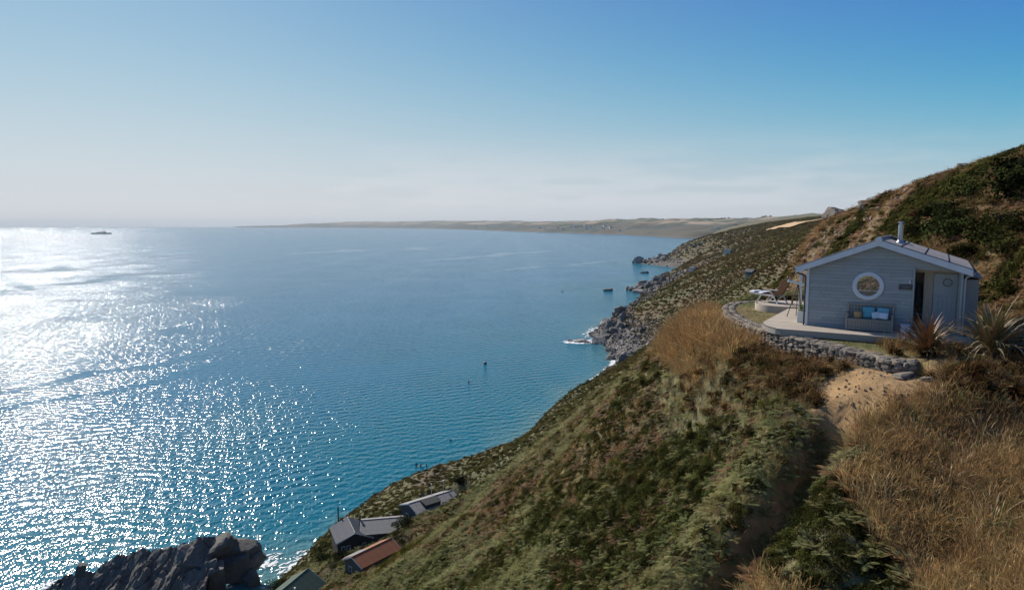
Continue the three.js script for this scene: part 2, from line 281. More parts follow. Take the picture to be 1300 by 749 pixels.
structure('stubble_field', drape([[296, -800], [240, -592], [322, -700], [392, -950]], 1.6), new THREE.MeshStandardMaterial({ color: rgb(...C.field), roughness: 1, map: groundTone }));
const farMat = new THREE.MeshStandardMaterial({ vertexColors: true, roughness: 1 });
const BAY = [[1420, -2750], [1060, -2950], [800, -3130], [745, -3400], [735, -3800], [700, -4200], [560, -4700], [330, -5500], [0, -6700], [-480, -8700], [-1300, -11600], [-2500, -14400], [-4600, -17000], [-7200, -18800], [-8000, -19400]];
const bayCurve = new THREE.CatmullRomCurve3(BAY.map(([x, z]) => new THREE.Vector3(x, 0, z)));
const bayTop = (d, t) => lerp(104, 122, sstep(0.1, 0.35, t)) + 46 * sstep(0.45, 0.8, t) - 120 * sstep(0.93, 1.0, t);
function bayPoint(t, d) {                                            // t along the shore, d metres inland
  const p = bayCurve.getPointAt(t), q = bayCurve.getTangentAt(t), nx = -q.z, nz = q.x, k = 1;       // inland is to the right of the way along
  const w = lerp(1, 4.5, t), x = p.x + nx * d * w * k, z = p.z + nz * d * w * k, sc = lerp(1, 2.6, t);
  const rough = fbm(x / (300 * sc) + 3, z / (300 * sc), 4, 81) - 0.5, fine = fbm(x / (90 * sc), z / (90 * sc), 3, 83) - 0.5, cove = (fbm(t * 46, 3.3, 3, 85) - 0.5) * 90;
  const dd = Math.max(0, d + cove * (1 - sstep(0, 300, d)));
  const prof = d <= 0 ? -3 : 34 * sstep(0, 70, dd) + 0.42 * bayTop(d, t) * sstep(40, 420, dd) + (0.58 * bayTop(d, t) - 34) * sstep(200, 950, dd) - 26 * sstep(1200, 2000, d);
  return [x, prof + (d > 0 ? (rough * 58 + fine * 34 - 62 * Math.max(0, 0.5 - Math.abs(fbm(t * 60 + d / 2600, 8.1, 2, 87) - 0.5) * 7) * (1 - sstep(700, 1300, d))) * sstep(0, 240, dd) : 0), z];
}
{
  const rows = 420, ds = []; for (let i = 0; i < 74; i++) ds.push(-20 + 1900 * Math.pow(i / 73, 1.7));
  const fieldAt = (x, z, sc) => {                                    // hedged fields: cells of a warped lattice
    const a = 0.5, X = (x * Math.cos(a) - z * Math.sin(a)) / (230 * sc) + (fbm(x / 900, z / 900, 2, 91) - 0.5) * 2, Z = (x * Math.sin(a) + z * Math.cos(a)) / (150 * sc) + (fbm(x / 900 + 7, z / 900, 2, 92) - 0.5) * 2;
    const iz = Math.floor(Z), ix = Math.floor(X + (iz & 1) * 0.4), h = hash2(ix, iz, 95), e = Math.min(X + (iz & 1) * 0.4 - ix, ix + 1 - X - (iz & 1) * 0.4, Z - iz, iz + 1 - Z);
    const c = h < 0.42 ? [0.33, 0.24, 0.16] : h < 0.6 ? [0.2, 0.16, 0.1] : h < 0.8 ? [0.11, 0.12, 0.06] : [0.06, 0.07, 0.04];
    return e < 0.06 ? [0.05, 0.06, 0.035] : c;
  };
  const geo = gridMesh(rows, ds.length, (i, j) => {
    const t = i / (rows - 1), d = ds[j], [x, y, z] = bayPoint(t, d), sc = lerp(1, 2.4, t);
    const wild = mixc([0.028, 0.044, 0.032], [0.075, 0.066, 0.044], sstep(0.44, 0.6, fbm(x / (160 * sc), z / (160 * sc), 4, 97)));
    const f = fieldAt(x, z, sc), m = sstep(64, 84, y + (fbm(x / (260 * sc), z / (260 * sc), 3, 98) - 0.5) * 40);
    let c = mixc(wild, f, m); if (y < 12) c = mixc(c, [0.10, 0.09, 0.082], sstep(12, 5, y) * 0.75);
    return [x, y, z, c];
  }, farMat, 'far');
  structure('far_hills', geo, farMat);
}

// ---------------------------------------------------------------- the sea
function waveMaps(N, tile, count, seed, lo, hi, dir, spread, rms) {   // periodic sum of wind waves -> normal map
  const rng = makeRng(seed), sx = new Float32Array(N * N), sz = new Float32Array(N * N);
  const S = new Float32Array(N), K = new Float32Array(N), S2 = new Float32Array(N), K2 = new Float32Array(N);
  for (let w = 0; w < count; w++) {
    const len = lo * Math.pow(hi / lo, (w + rng()) / count), th = dir + (rng() + rng() + rng() - 1.5) * spread;
    const kx = Math.round(tile / len * Math.cos(th)), ky = Math.round(tile / len * Math.sin(th)), kl = Math.hypot(kx, ky); if (!kl) continue;
    const amp = 1.0 / Math.sqrt(count), ax = amp * kx / kl, ay = amp * ky / kl, ph = rng() * 6.283;
    for (let i = 0; i < N; i++) { const a = 2 * Math.PI * kx * i / N + ph, b = 2 * Math.PI * ky * i / N; S[i] = Math.sin(a); K[i] = Math.cos(a); S2[i] = Math.sin(b); K2[i] = Math.cos(b); }
    for (let j = 0; j < N; j++) { const sb = S2[j], cb = K2[j], o = j * N; for (let i = 0; i < N; i++) { const v = K[i] * cb - S[i] * sb; sx[o + i] += ax * v; sz[o + i] += ay * v; } }
  }
  let q = 0; for (let i = 0; i < N * N; i++) q += sx[i] * sx[i] + sz[i] * sz[i]; q = rms / Math.sqrt(q / (N * N));
  const d = new Uint8Array(N * N * 4);
  for (let j = 0; j < N; j++) for (let i = 0; i < N; i++) {
    const o = j * N + i, gust = 0.55 + 0.9 * tileFbm(i / N, j / N, 5, seed + 2, 3); let a = -sx[o] * q * gust, b = -sz[o] * q * gust; const l = Math.hypot(a, b, 1);
    d[o * 4] = (a / l * 0.5 + 0.5) * 255; d[o * 4 + 1] = (b / l * 0.5 + 0.5) * 255; d[o * 4 + 2] = (1 / l * 0.5 + 0.5) * 255; d[o * 4 + 3] = 255;
  }
  const t = new THREE.DataTexture(d, N, N); t.wrapS = t.wrapT = THREE.RepeatWrapping; t.magFilter = THREE.LinearFilter; t.needsUpdate = true; return t;
}
const SEA_TILE = 160;
const waveNormals = waveMaps(2048, SEA_TILE, 68, 7, 0.32, 5, 2.2, 1.6, 0.2);
const swellBump = noiseTexture(512, (u, v) => { const n = 0.6 * tileFbm(u, v, 8, 51, 4) + 0.4 * (0.5 + 0.5 * Math.sin(2 * Math.PI * (26 * u + 9 * v) + 5 * tileFbm(u, v, 6, 57, 3))); return [n, n, n]; });
const swellMap = swellBump; swellMap.repeat.set(SEA_TILE / 790, SEA_TILE / 790);
const seaMat = new THREE.MeshPhysicalMaterial({ color: rgb(1, 1, 1), vertexColors: true, roughness: 0.13, specularIntensity: 0.45, ior: 1.33, normalMap: waveNormals, normalScale: new THREE.Vector2(1, 1), bumpMap: swellMap, bumpScale: 0.12 });
{
  const xs = [-20000, -17000, -14000, -8000, -4500, -2600, -1500], zr = [];
  for (let x = -1000; x <= 1800; x += x < -300 ? 100 : x < 300 ? 10 : 50) xs.push(x); xs.push(2600, 5000, 12000);
  for (let z = 60; z > -1500; z -= z > -420 ? 10 : 40) zr.push(z); zr.push(-1700, -2000, -2400, -3000, -3800, -5000, -7000, -10000, -14500, -17000, -20500);
  const deep = [0.0, 0.128, 0.235], shallow = [0.001, 0.124, 0.185], sandy = [0.13, 0.22, 0.2];
  const geo = gridMesh(zr.length, xs.length, (i, j) => {
    const x = xs[j], z = zr[i]; let c = deep;
    if (z > -3000 && z < 20) { const s = section(z), off = s.x[1] - x, n = (fbm(x / 30, z / 30, 3, 101) - 0.5); c = mixc(deep, shallow, sstep(150, 10, off + n * 90)); c = mixc(c, sandy, sstep(14, -2, off + n * 12) * 0.8); }
    return [x, 0, z, c];
  }, seaMat, 'sea', SEA_TILE);
  const uv = geo.attributes.uv; for (let i = 0; i < uv.count; i++) uv.setY(i, -uv.getY(i));
  geo.setIndex(Array.from(geo.index.array));
  geo.computeVertexNormals();
  structure('sea', geo, seaMat);
}
// calm slicks: ribbons of smoother water drawn out along the current
{
  const slickMat = new THREE.MeshPhysicalMaterial({ color: rgb(0.0, 0.128, 0.235), roughness: 0.1, specularIntensity: 0.5, ior: 1.33, normalMap: waveNormals, normalScale: new THREE.Vector2(0.5, 0.5) });
  const R = [[-190, -222, -125, -352, 7], [-172, -196, -120, -300, 5], [-640, -850, -600, -990, 40], [-470, -770, -430, -900, 26], [-730, -1290, -650, -1440, 50], [-470, -590, -450, -800, 18], [-140, -1100, 110, -1660, 34], [-410, -1400, -180, -1960, 60], [-30, -860, 190, -1200, 22]];
  R.forEach(([ax, az, bx, bz, wd], n) => {
    const N = 220, pos = [], uv = [], idx = [], dx = bx - ax, dz = bz - az, l = Math.hypot(dx, dz), nx = -dz / l, nz = dx / l;
    for (let i = 0; i <= N; i++) { const t = i / N, taper = Math.sin(Math.PI * t) ** 0.6, off = (fbm(t * 5, n * 7.3, 3, 501) - 0.5) * wd * 5, rag = (k) => 0.25 + 0.5 * fbm(t * 9 + k, n + k, 2, 503) + 0.9 * (fbm(t * 70, n * 3 + k, 3, 505) - 0.35);
      for (const s of [-1, 1]) { const w = Math.max(0, wd * taper * rag(s + 2)) * s, x = ax + dx * t + nx * (off + w), z = az + dz * t + nz * (off + w); pos.push(x, 0.012 + n * 0.004, z); uv.push(x / SEA_TILE, -z / SEA_TILE); }
      if (i < N) { const a = i * 2; idx.push(a, a + 1, a + 2, a + 1, a + 3, a + 2); } }
    const g = new THREE.BufferGeometry(); g.setAttribute('position', new THREE.Float32BufferAttribute(pos, 3)); g.setAttribute('uv', new THREE.Float32BufferAttribute(uv, 2)); g.setIndex(idx); g.computeVertexNormals();
    structure('sea_slick', g, slickMat);
  });
}
// ---------------------------------------------------------------- the cottage on its terrace
const paintTone = noiseTexture(256, (u, v) => { const n = 0.86 + 0.2 * (tileFbm(u, v, 4, 201, 5) - 0.4) + 0.05 * (tileFbm(u, v * 0.5, 64, 207, 2) - 0.5); return [n, n, n]; });
const grainTex = noiseTexture(256, (u, v) => { const n = 0.78 + 0.34 * (tileFbm(u, v, 4, 211, 3) - 0.4) + 0.3 * (tileFbm(u * 0.5, v, 64, 213, 2) - 0.5); return [n, n * 0.985, n * 0.95]; });
const M = {
  paint: new THREE.MeshStandardMaterial({ color: rgb(0.35, 0.365, 0.352), roughness: 0.75, map: paintTone }),
  paint2: new THREE.MeshStandardMaterial({ color: rgb(0.325, 0.34, 0.33), roughness: 0.78, map: paintTone }),
  paint3: new THREE.MeshStandardMaterial({ color: rgb(0.37, 0.385, 0.37), roughness: 0.75, map: paintTone }),
  white: new THREE.MeshStandardMaterial({ color: rgb(0.62, 0.65, 0.67), roughness: 0.55, map: paintTone }),
  door: new THREE.MeshStandardMaterial({ color: rgb(0.40, 0.42, 0.42), roughness: 0.6, map: paintTone }),
  cream: new THREE.MeshStandardMaterial({ color: rgb(0.52, 0.44, 0.34), roughness: 0.7, map: grainTex }),
  darkWood: new THREE.MeshStandardMaterial({ color: rgb(0.10, 0.07, 0.05), roughness: 0.7, map: grainTex }),
  felt: new THREE.MeshStandardMaterial({ color: rgb(0.27, 0.255, 0.255), roughness: 0.95, map: paintTone, bumpMap: groundBump, bumpScale: 0.01 }),
  deck: new THREE.MeshStandardMaterial({ color: rgb(0.50, 0.43, 0.36), roughness: 0.8, map: grainTex }),
  deck2: new THREE.MeshStandardMaterial({ color: rgb(0.45, 0.385, 0.32), roughness: 0.82, map: grainTex }),
  deck3: new THREE.MeshStandardMaterial({ color: rgb(0.55, 0.475, 0.405), roughness: 0.8, map: grainTex }),
  greyWood: new THREE.MeshStandardMaterial({ color: rgb(0.33, 0.31, 0.28), roughness: 0.8, map: grainTex }),
  steel: std(0.38, 0.4, 0.41, 0.42, { metalness: 1 }), dark: std(0.02, 0.02, 0.022, 0.6), black: std(0.03, 0.03, 0.032, 0.5),
  slate: std(0.045, 0.047, 0.05, 0.6), brass: std(0.45, 0.33, 0.16, 0.35, { metalness: 1 }),
  glass: new THREE.MeshPhysicalMaterial({ color: rgb(1, 1, 1), roughness: 0.02, transmission: 1, thickness: 0, ior: 1.5 }),
  interior: new THREE.MeshStandardMaterial({ color: rgb(0.55, 0.47, 0.36), roughness: 0.8, map: grainTex }),
};
const shapeGeo = (pts, depth, holes = []) => { const s = new THREE.Shape(pts.map(([x, y]) => new THREE.Vector2(x, y))); holes.forEach((h) => s.holes.push(h)); return new THREE.ExtrudeGeometry(s, { depth, bevelEnabled: false, curveSegments: 40 }); };
const circlePath = (x, y, r) => new THREE.Path().absarc(x, y, r, 0, Math.PI * 2, true);
const house = thing('beach_cottage', 'pale grey-blue boarded cottage with a low gable and white-framed porthole window', 'cottage', HO, -HA);
{
  const L = 6.3, WR = 5.1, eL = 2.26, eR = 2.28, rx = 2.42, rh = 3.2;
  const slopeL = (rh - eL) / rx, slopeR = (rh - eR) / (WR - rx), topAt = (x) => (x < rx ? eL + x * slopeL : eR + (WR - x) * slopeR);
  // shell: front wall with the window and the porch opening cut out, then the other sides
  part('front_wall', shapeGeo([[0, -0.3], [3.6, -0.3], [3.6, 2.33], [5.0, 2.27], [5.0, -0.3], [WR, -0.3], [WR, eR], [rx, rh], [0, eL]], 0.1, [circlePath(2.13, 1.64, 0.42)]), M.paint2, house, [0, 0, -0.115]);
  part('right_wall', box(0.1, eR + 0.3, L - 0.1, WR - 0.05, eR / 2 - 0.15, -(L + 0.1) / 2 - 0.02), M.paint2, house);
  part('back_wall', shapeGeo([[0.1, -0.3], [WR - 0.1, -0.3], [WR - 0.1, eR], [rx, rh], [0.1, eL]], 0.1, [new THREE.Path([[1.0, 0.9], [1.0, 2.2], [3.3, 2.2], [3.3, 0.9]].map(([x, y]) => new THREE.Vector2(x, y)))]), M.paint2, house, [0, 0, -L]);
  const bw = part('back_window', mergeGeometries([1.0, 1.75, 2.5, 3.3].map((x) => box(0.06, 1.36, 0.06, x, 1.55, -L + 0.05)).concat([box(2.36, 0.06, 0.06, 2.15, 0.9, -L + 0.05), box(2.36, 0.06, 0.06, 2.15, 2.2, -L + 0.05)])), M.white, house);
  part('pane', box(2.3, 1.3, 0.008, 2.15, 1.55, -L + 0.05), M.glass, bw);
  part('side_wall', mergeGeometries([box(0.1, 0.9, L - 0.2, 0.05, 0.15, -L / 2), box(0.1, 0.22, L - 0.2, 0.05, eL - 0.11, -L / 2), box(0.1, eL - 0.82, 1.0, 0.05, 0.6 + (eL - 0.82) / 2, -0.62), box(0.1, eL - 0.82, 0.5, 0.05, 0.6 + (eL - 0.82) / 2, -L + 0.36)]), M.paint2, house);
  const sw = part('side_window', mergeGeometries([0, 1.5, 2.95, 4.4].map((z) => box(0.07, 1.44, 0.07, 0.05, 1.32, -1.15 - z)).concat([box(0.07, 0.07, 4.6, 0.05, 0.64, -3.4), box(0.07, 0.07, 4.6, 0.05, 2.0, -3.4)])), M.white, house);
  for (let k = 0; k < 3; k++) part('pane', box(0.008, 1.28, 1.38, 0.05, 1.32, -1.9 - k * 1.46), M.glass, sw);
  part('floor', box(WR - 0.2, 0.08, L - 0.3, WR / 2, -0.05, -L / 2 - 0.05), M.interior, house);
  // weatherboards: courses of boards with staggered joints
  const rng = makeRng(31), step = 0.127;
  for (let k = 0; k < 26; k++) {
    const y0 = 0.0 + k * step, y1 = y0 + step - 0.011, spans = [];
    let a = 0, b = WR; const hi = y1;
    if (hi > eL) a = Math.max(0, (hi - eL) / slopeL); if (hi > eR) b = Math.min(WR, WR - (hi - eR) / slopeR);
    if (y0 + 0.01 < 2.33) { spans.push([a, 3.6]); if (b > 5.0) spans.push([5.0, b]); } else spans.push([a, b]);
    for (const [p, q] of spans) {
      if (q - p < 0.06) continue;
      const cuts = [p]; let c = p + 0.5 + rng() * 1.6; while (c < q - 0.35) { cuts.push(c); c += 0.9 + rng() * 1.5; } cuts.push(q);
      for (let i = 0; i + 1 < cuts.length; i++) {
        let s = cuts[i], e = cuts[i + 1] - (i + 2 < cuts.length ? 0.004 : 0);
        const wy = y0 + step / 2 - 1.64, half = Math.abs(wy) < 0.47 ? Math.sqrt(0.47 * 0.47 - wy * wy) : 0, pieces = half > 0 ? [[s, Math.min(e, 2.13 - half)], [Math.max(s, 2.13 + half), e]] : [[s, e]];
        for (const [x0, x1] of pieces) {
          if (x1 - x0 < 0.03) continue;
          const w = x1 - x0, g = new THREE.BufferGeometry(), t0 = 0.036 + rng() * 0.004, t1 = 0.016, h = y1 - y0;
          const P = [[0, 0, 0], [w, 0, 0], [w, 0, t0], [0, 0, t0], [0, h, 0], [w, h, 0], [w, h, t1], [0, h, t1]], F = [[3, 2, 6, 7], [0, 1, 2, 3], [7, 6, 5, 4], [0, 3, 7, 4], [2, 1, 5, 6]], pos = [], uv = [];
          const ou = rng(), ov = rng();
          for (const f of F) for (const n of [f[0], f[1], f[2], f[0], f[2], f[3]]) { pos.push(...P[n]); uv.push(ou + P[n][0] * 0.4, ov + P[n][1] * 0.4 + P[n][2]); }
          g.setAttribute('position', new THREE.Float32BufferAttribute(pos, 3)); g.setAttribute('uv', new THREE.Float32BufferAttribute(uv, 2)); g.computeVertexNormals();
          part('board', g, [M.paint, M.paint2, M.paint3][Math.floor(rng() * 3)], house, [x0, y0, -0.0145 + (rng() - 0.5) * 0.002]);
        }
      }
    }
  }
  part('corner_trim', bevel(0.09, 2.24, 0.06, 0.006, 0.035, 1.12, 0.03), M.white, house);
  part('porch_trim', bevel(0.05, 2.36, 0.07, 0.006, 3.6, 1.18, 0.02), M.paint3, house); part('porch_trim', bevel(0.07, 2.3, 0.08, 0.006, 5.06, 1.15, 0.022), M.paint3, house);
  // round window
  const win = part('window_frame', new THREE.LatheGeometry([[0.375, -0.1], [0.375, 0.05], [0.39, 0.075], [0.50, 0.07], [0.535, 0.045], [0.535, 0.0], [0.42, 0.0], [0.42, -0.1]].map(([x, y]) => new THREE.Vector2(x, y)), 56), M.white, house, [2.13, 1.64, 0.012], [Math.PI / 2, 0, 0]);
  const gp = new THREE.CircleGeometry(0.385, 48); part('pane', gp, M.glass, win, [0, 0.0, 0], [-Math.PI / 2, 0, 0]);
  // porch: reveals, open doorway to the left, cream panel, door
  part('porch_ceiling', box(1.4, 0.04, 0.72, 4.3, 2.3, -0.475), M.paint2, house);
  part('porch_wall', mergeGeometries([box(0.05, 2.3, 0.7, 3.6, 1.14, -0.47), box(0.05, 2.3, 0.7, 4.985, 1.14, -0.47)]), M.paint, house);
  part('porch_panel', mergeGeometries([bevel(0.29, 2.24, 0.05, 0.006, 4.05, 1.12, -0.81), bevel(1.36, 0.12, 0.05, 0.006, 4.3, 2.22, -0.805)]), M.cream, house);
  part('porch_floor', box(1.38, 0.05, 0.72, 4.3, 0.0, -0.46), M.deck, house);
  part('partition', mergeGeometries([box(0.08, 2.9, 3.0, 3.45, 1.4, -2.35), box(1.5, 2.2, 0.06, 4.2, 1.1, -1.9)]), M.interior, house);
  const door = part('door', shapeGeo([[4.21, 0.03], [4.95, 0.03], [4.95, 2.14], [4.21, 2.14]], 0.05, [circlePath(4.63, 1.82, 0.12)]), M.door, house, [0, 0, -0.84]);
  for (let k = 0; k < 5; k++) part('door_board', bevel(0.135, 1.2, 0.014, 0.004, 4.31 + k * 0.14, 0.72, 0.057), M.door, door);
  part('porthole_frame', new THREE.TorusGeometry(0.135, 0.022, 8, 36), M.greyWood, door, [4.63, 1.82, 0.06]);
  part('porthole_pane', new THREE.CircleGeometry(0.125, 32), new THREE.MeshPhysicalMaterial({ color: rgb(0.10, 0.2, 0.24), roughness: 0.08, ior: 1.5 }), door, [4.63, 1.82, 0.03]);
  part('door_handle', mergeGeometries([bar([4.29, 1.02, 0.05], [4.29, 1.02, 0.11], 0.012), bar([4.29, 1.02, 0.105], [4.39, 1.02, 0.105], 0.01)]), M.steel, door);
  // things seen dimly inside the doorway
  part('hanging_coat', new THREE.LatheGeometry([[0.02, 1.75], [0.09, 1.66], [0.13, 1.3], [0.17, 0.9], [0.16, 0.85]].map(([x, y]) => new THREE.Vector2(x, y)), 14), std(0.05, 0.045, 0.045, 0.95), house, [3.74, 0, -1.15]);
  part('shoe_shelf', mergeGeometries([box(0.3, 0.03, 0.3, 3.75, 0.6, -1.05), box(0.3, 0.03, 0.3, 3.75, 0.25, -1.05), box(0.03, 0.62, 0.3, 3.62, 0.31, -1.05)]), M.greyWood, house);
  // name board and lantern
  const sg = part('name_board', bevel(0.42, 0.19, 0.03, 0.006, 3.35, 1.655, 0.035), M.slate, house);
  part('board_lettering', mergeGeometries([0, 1].map((r) => box(0.3 - r * 0.1, 0.022, 0.004, 3.35, 1.685 - r * 0.06, 0.052))), std(0.16, 0.16, 0.16, 0.8), sg);
  const lan = part('wall_lantern', bar([3.475, 1.79, 0.06], [3.475, 1.93, 0.06], 0.03, 10), M.white, house); part('bracket', bevel(0.05, 0.05, 0.05, 0.006, 3.475, 1.86, 0.03), M.steel, lan);
  // roof: panels of mineral felt, boards along the gable, ridge roll, gutters
  const over = 0.27, T = 0.05;
  const slab = (x0, y0, x1, y1, z0, z1, t) => { const a = Math.atan2(y1 - y0, x1 - x0), l = Math.hypot(x1 - x0, y1 - y0), g = bevel(l, t, z0 - z1, 0.012); g.rotateZ(a); g.translate((x0 + x1) / 2 - Math.sin(a) * t / 2, (y0 + y1) / 2 + Math.cos(a) * t / 2, (z0 + z1) / 2); return g; };
  const RX = rx, RY = rh + 0.16, XL = -0.4, YL = RY - (RX - XL) * slopeL, XR = 5.36, YR = RY - (XR - RX) * slopeR;
  part('roof_deck', mergeGeometries([slab(XL + 0.02, YL - 0.1, RX, RY - 0.1, over - 0.05, -L - 0.2, 0.09), slab(RX, RY - 0.1, XR - 0.02, YR - 0.1, over - 0.05, -L - 0.2, 0.09)]), M.paint2, house);
  for (let k = 0; k < 4; k++) for (const [xa, ya, xb, yb] of [[RX, RY, XR, YR], [XL, YL, RX, RY]]) {
    const f0 = k / 4, f1 = (k + 1) / 4, e = 0.004;
    part('roof_panel', slab(lerp(xa, xb, f0 + e), lerp(ya, yb, f0 + e) - 0.004, lerp(xa, xb, f1 - e), lerp(ya, yb, f1 - e) - 0.004, over + 0.02, -L - 0.25, T), M.felt, house);
    if (k) part('seam_roll', bar([lerp(xa, xb, f0), lerp(ya, yb, f0) + T - 0.004, over], [lerp(xa, xb, f0), lerp(ya, yb, f0) + T - 0.004, -L - 0.24], 0.022, 6), M.dark, house);
  }
  part('ridge_roll', bar([RX, RY + 0.055, over + 0.02], [RX, RY + 0.055, -L - 0.25], 0.06, 10), M.felt, house);
  const barge = (x0, y0, x1, y1) => shapeGeo([[x0, y0 - 0.215], [x1, y1 - 0.215], [x1, y1 + 0.004], [x0, y0 + 0.004]], 0.035);
  part('bargeboard', barge(XL, YL, RX, RY), M.white, house, [0, 0, over - 0.01]);
  part('bargeboard', barge(RX, RY, XR, YR), M.white, house, [0, 0, over - 0.01]);
  part('finial', new THREE.CylinderGeometry(0.115, 0.115, 0.055, 28), M.white, house, [RX, RY + 0.005, over + 0.035], [Math.PI / 2, 0, 0]);
  part('soffit', mergeGeometries([box(0.4, 0.02, L, XL + 0.22, YL - 0.12, -L / 2 + 0.1), box(0.28, 0.02, L, XR - 0.16, YR - 0.12, -L / 2 + 0.1)]), M.white, house);
  const gutter = (x, y) => { const s = new THREE.Shape(); s.absarc(0, 0, 0.055, Math.PI, 0, false); s.absarc(0, 0, 0.045, 0, Math.PI, true); const g = new THREE.ExtrudeGeometry(s, { depth: L + 0.4, bevelEnabled: false, curveSegments: 10 }); g.translate(x, y, -L - 0.15); return g; };
  part('gutter', gutter(XL - 0.045, YL - 0.03), M.slate, house); part('gutter', gutter(XR + 0.05, YR - 0.03), M.slate, house);
  const pipe = (pts, r) => new THREE.TubeGeometry(new THREE.CatmullRomCurve3(pts.map((p) => new THREE.Vector3(...p)), false, 'catmullrom', 0.1), 40, r, 8);
  part('downpipe', pipe([[XR + 0.05, YR - 0.08, 0.1], [XR + 0.03, YR - 0.16, 0.08], [WR + 0.06, YR - 0.3, 0.05], [WR + 0.06, 1.2, 0.05], [WR + 0.06, 0, 0.05]], 0.033), M.paint3, house);
  part('downpipe', pipe([[XL - 0.045, YL - 0.08, 0.06], [XL, YL - 0.2, 0.05], [-0.06, YL - 0.34, 0.05], [-0.06, 1.1, 0.05], [-0.06, 0, 0.05]], 0.033), M.slate, house);
  // stove pipe
  const fl = part('stove_flue', mergeGeometries([bar([3.0, 2.9, -2], [3.0, 3.93, -2], 0.092, 20), bar([3.0, 3.93, -2], [3.0, 4.0, -2], 0.06, 14)]), M.steel, house);
  part('flue_cowl', mergeGeometries([bar([3.0, 4.0, -2], [3.0, 4.045, -2], 0.13, 20, 0.05)]), M.steel, fl);
  part('flue_flashing', mergeGeometries([bar([3.0, 3.18, -2], [3.0, 3.32, -2], 0.17, 20, 0.1)]), M.steel, fl);
  part('roof_light', mergeGeometries([slab(2.55, RY + 0.02, 3.1, RY - 0.17, -3.2, -4.2, 0.1)]), M.slate, house);
  // lean-to behind the porch corner, and the veranda with its post on the sea side
  const lean = part('lean_to', box(0.5, 2.05, 3.2, WR + 0.26, 0.9, -2.85), M.paint2, house);
  part('lean_to_roof', slab(WR + 0.01, 2.06, WR + 0.6, 1.96, -1.2, -4.5, 0.05), M.felt, lean);
  part('veranda_roof', slab(-1.15, 1.98, -0.005, 2.1, -3.9, -6.4, 0.06), M.white, house);
  part('veranda_post', bevel(0.12, 1.96, 0.12, 0.008, -0.93, 0.98, -4.35), M.white, house);
  part('veranda_post', bevel(0.12, 1.96, 0.12, 0.008, -0.93, 0.98, -6.1), M.white, house);
}
const inHouse = (u, y, w) => { const [x, z] = fromHouse(u, w); return [x, HO[1] + y, z]; };

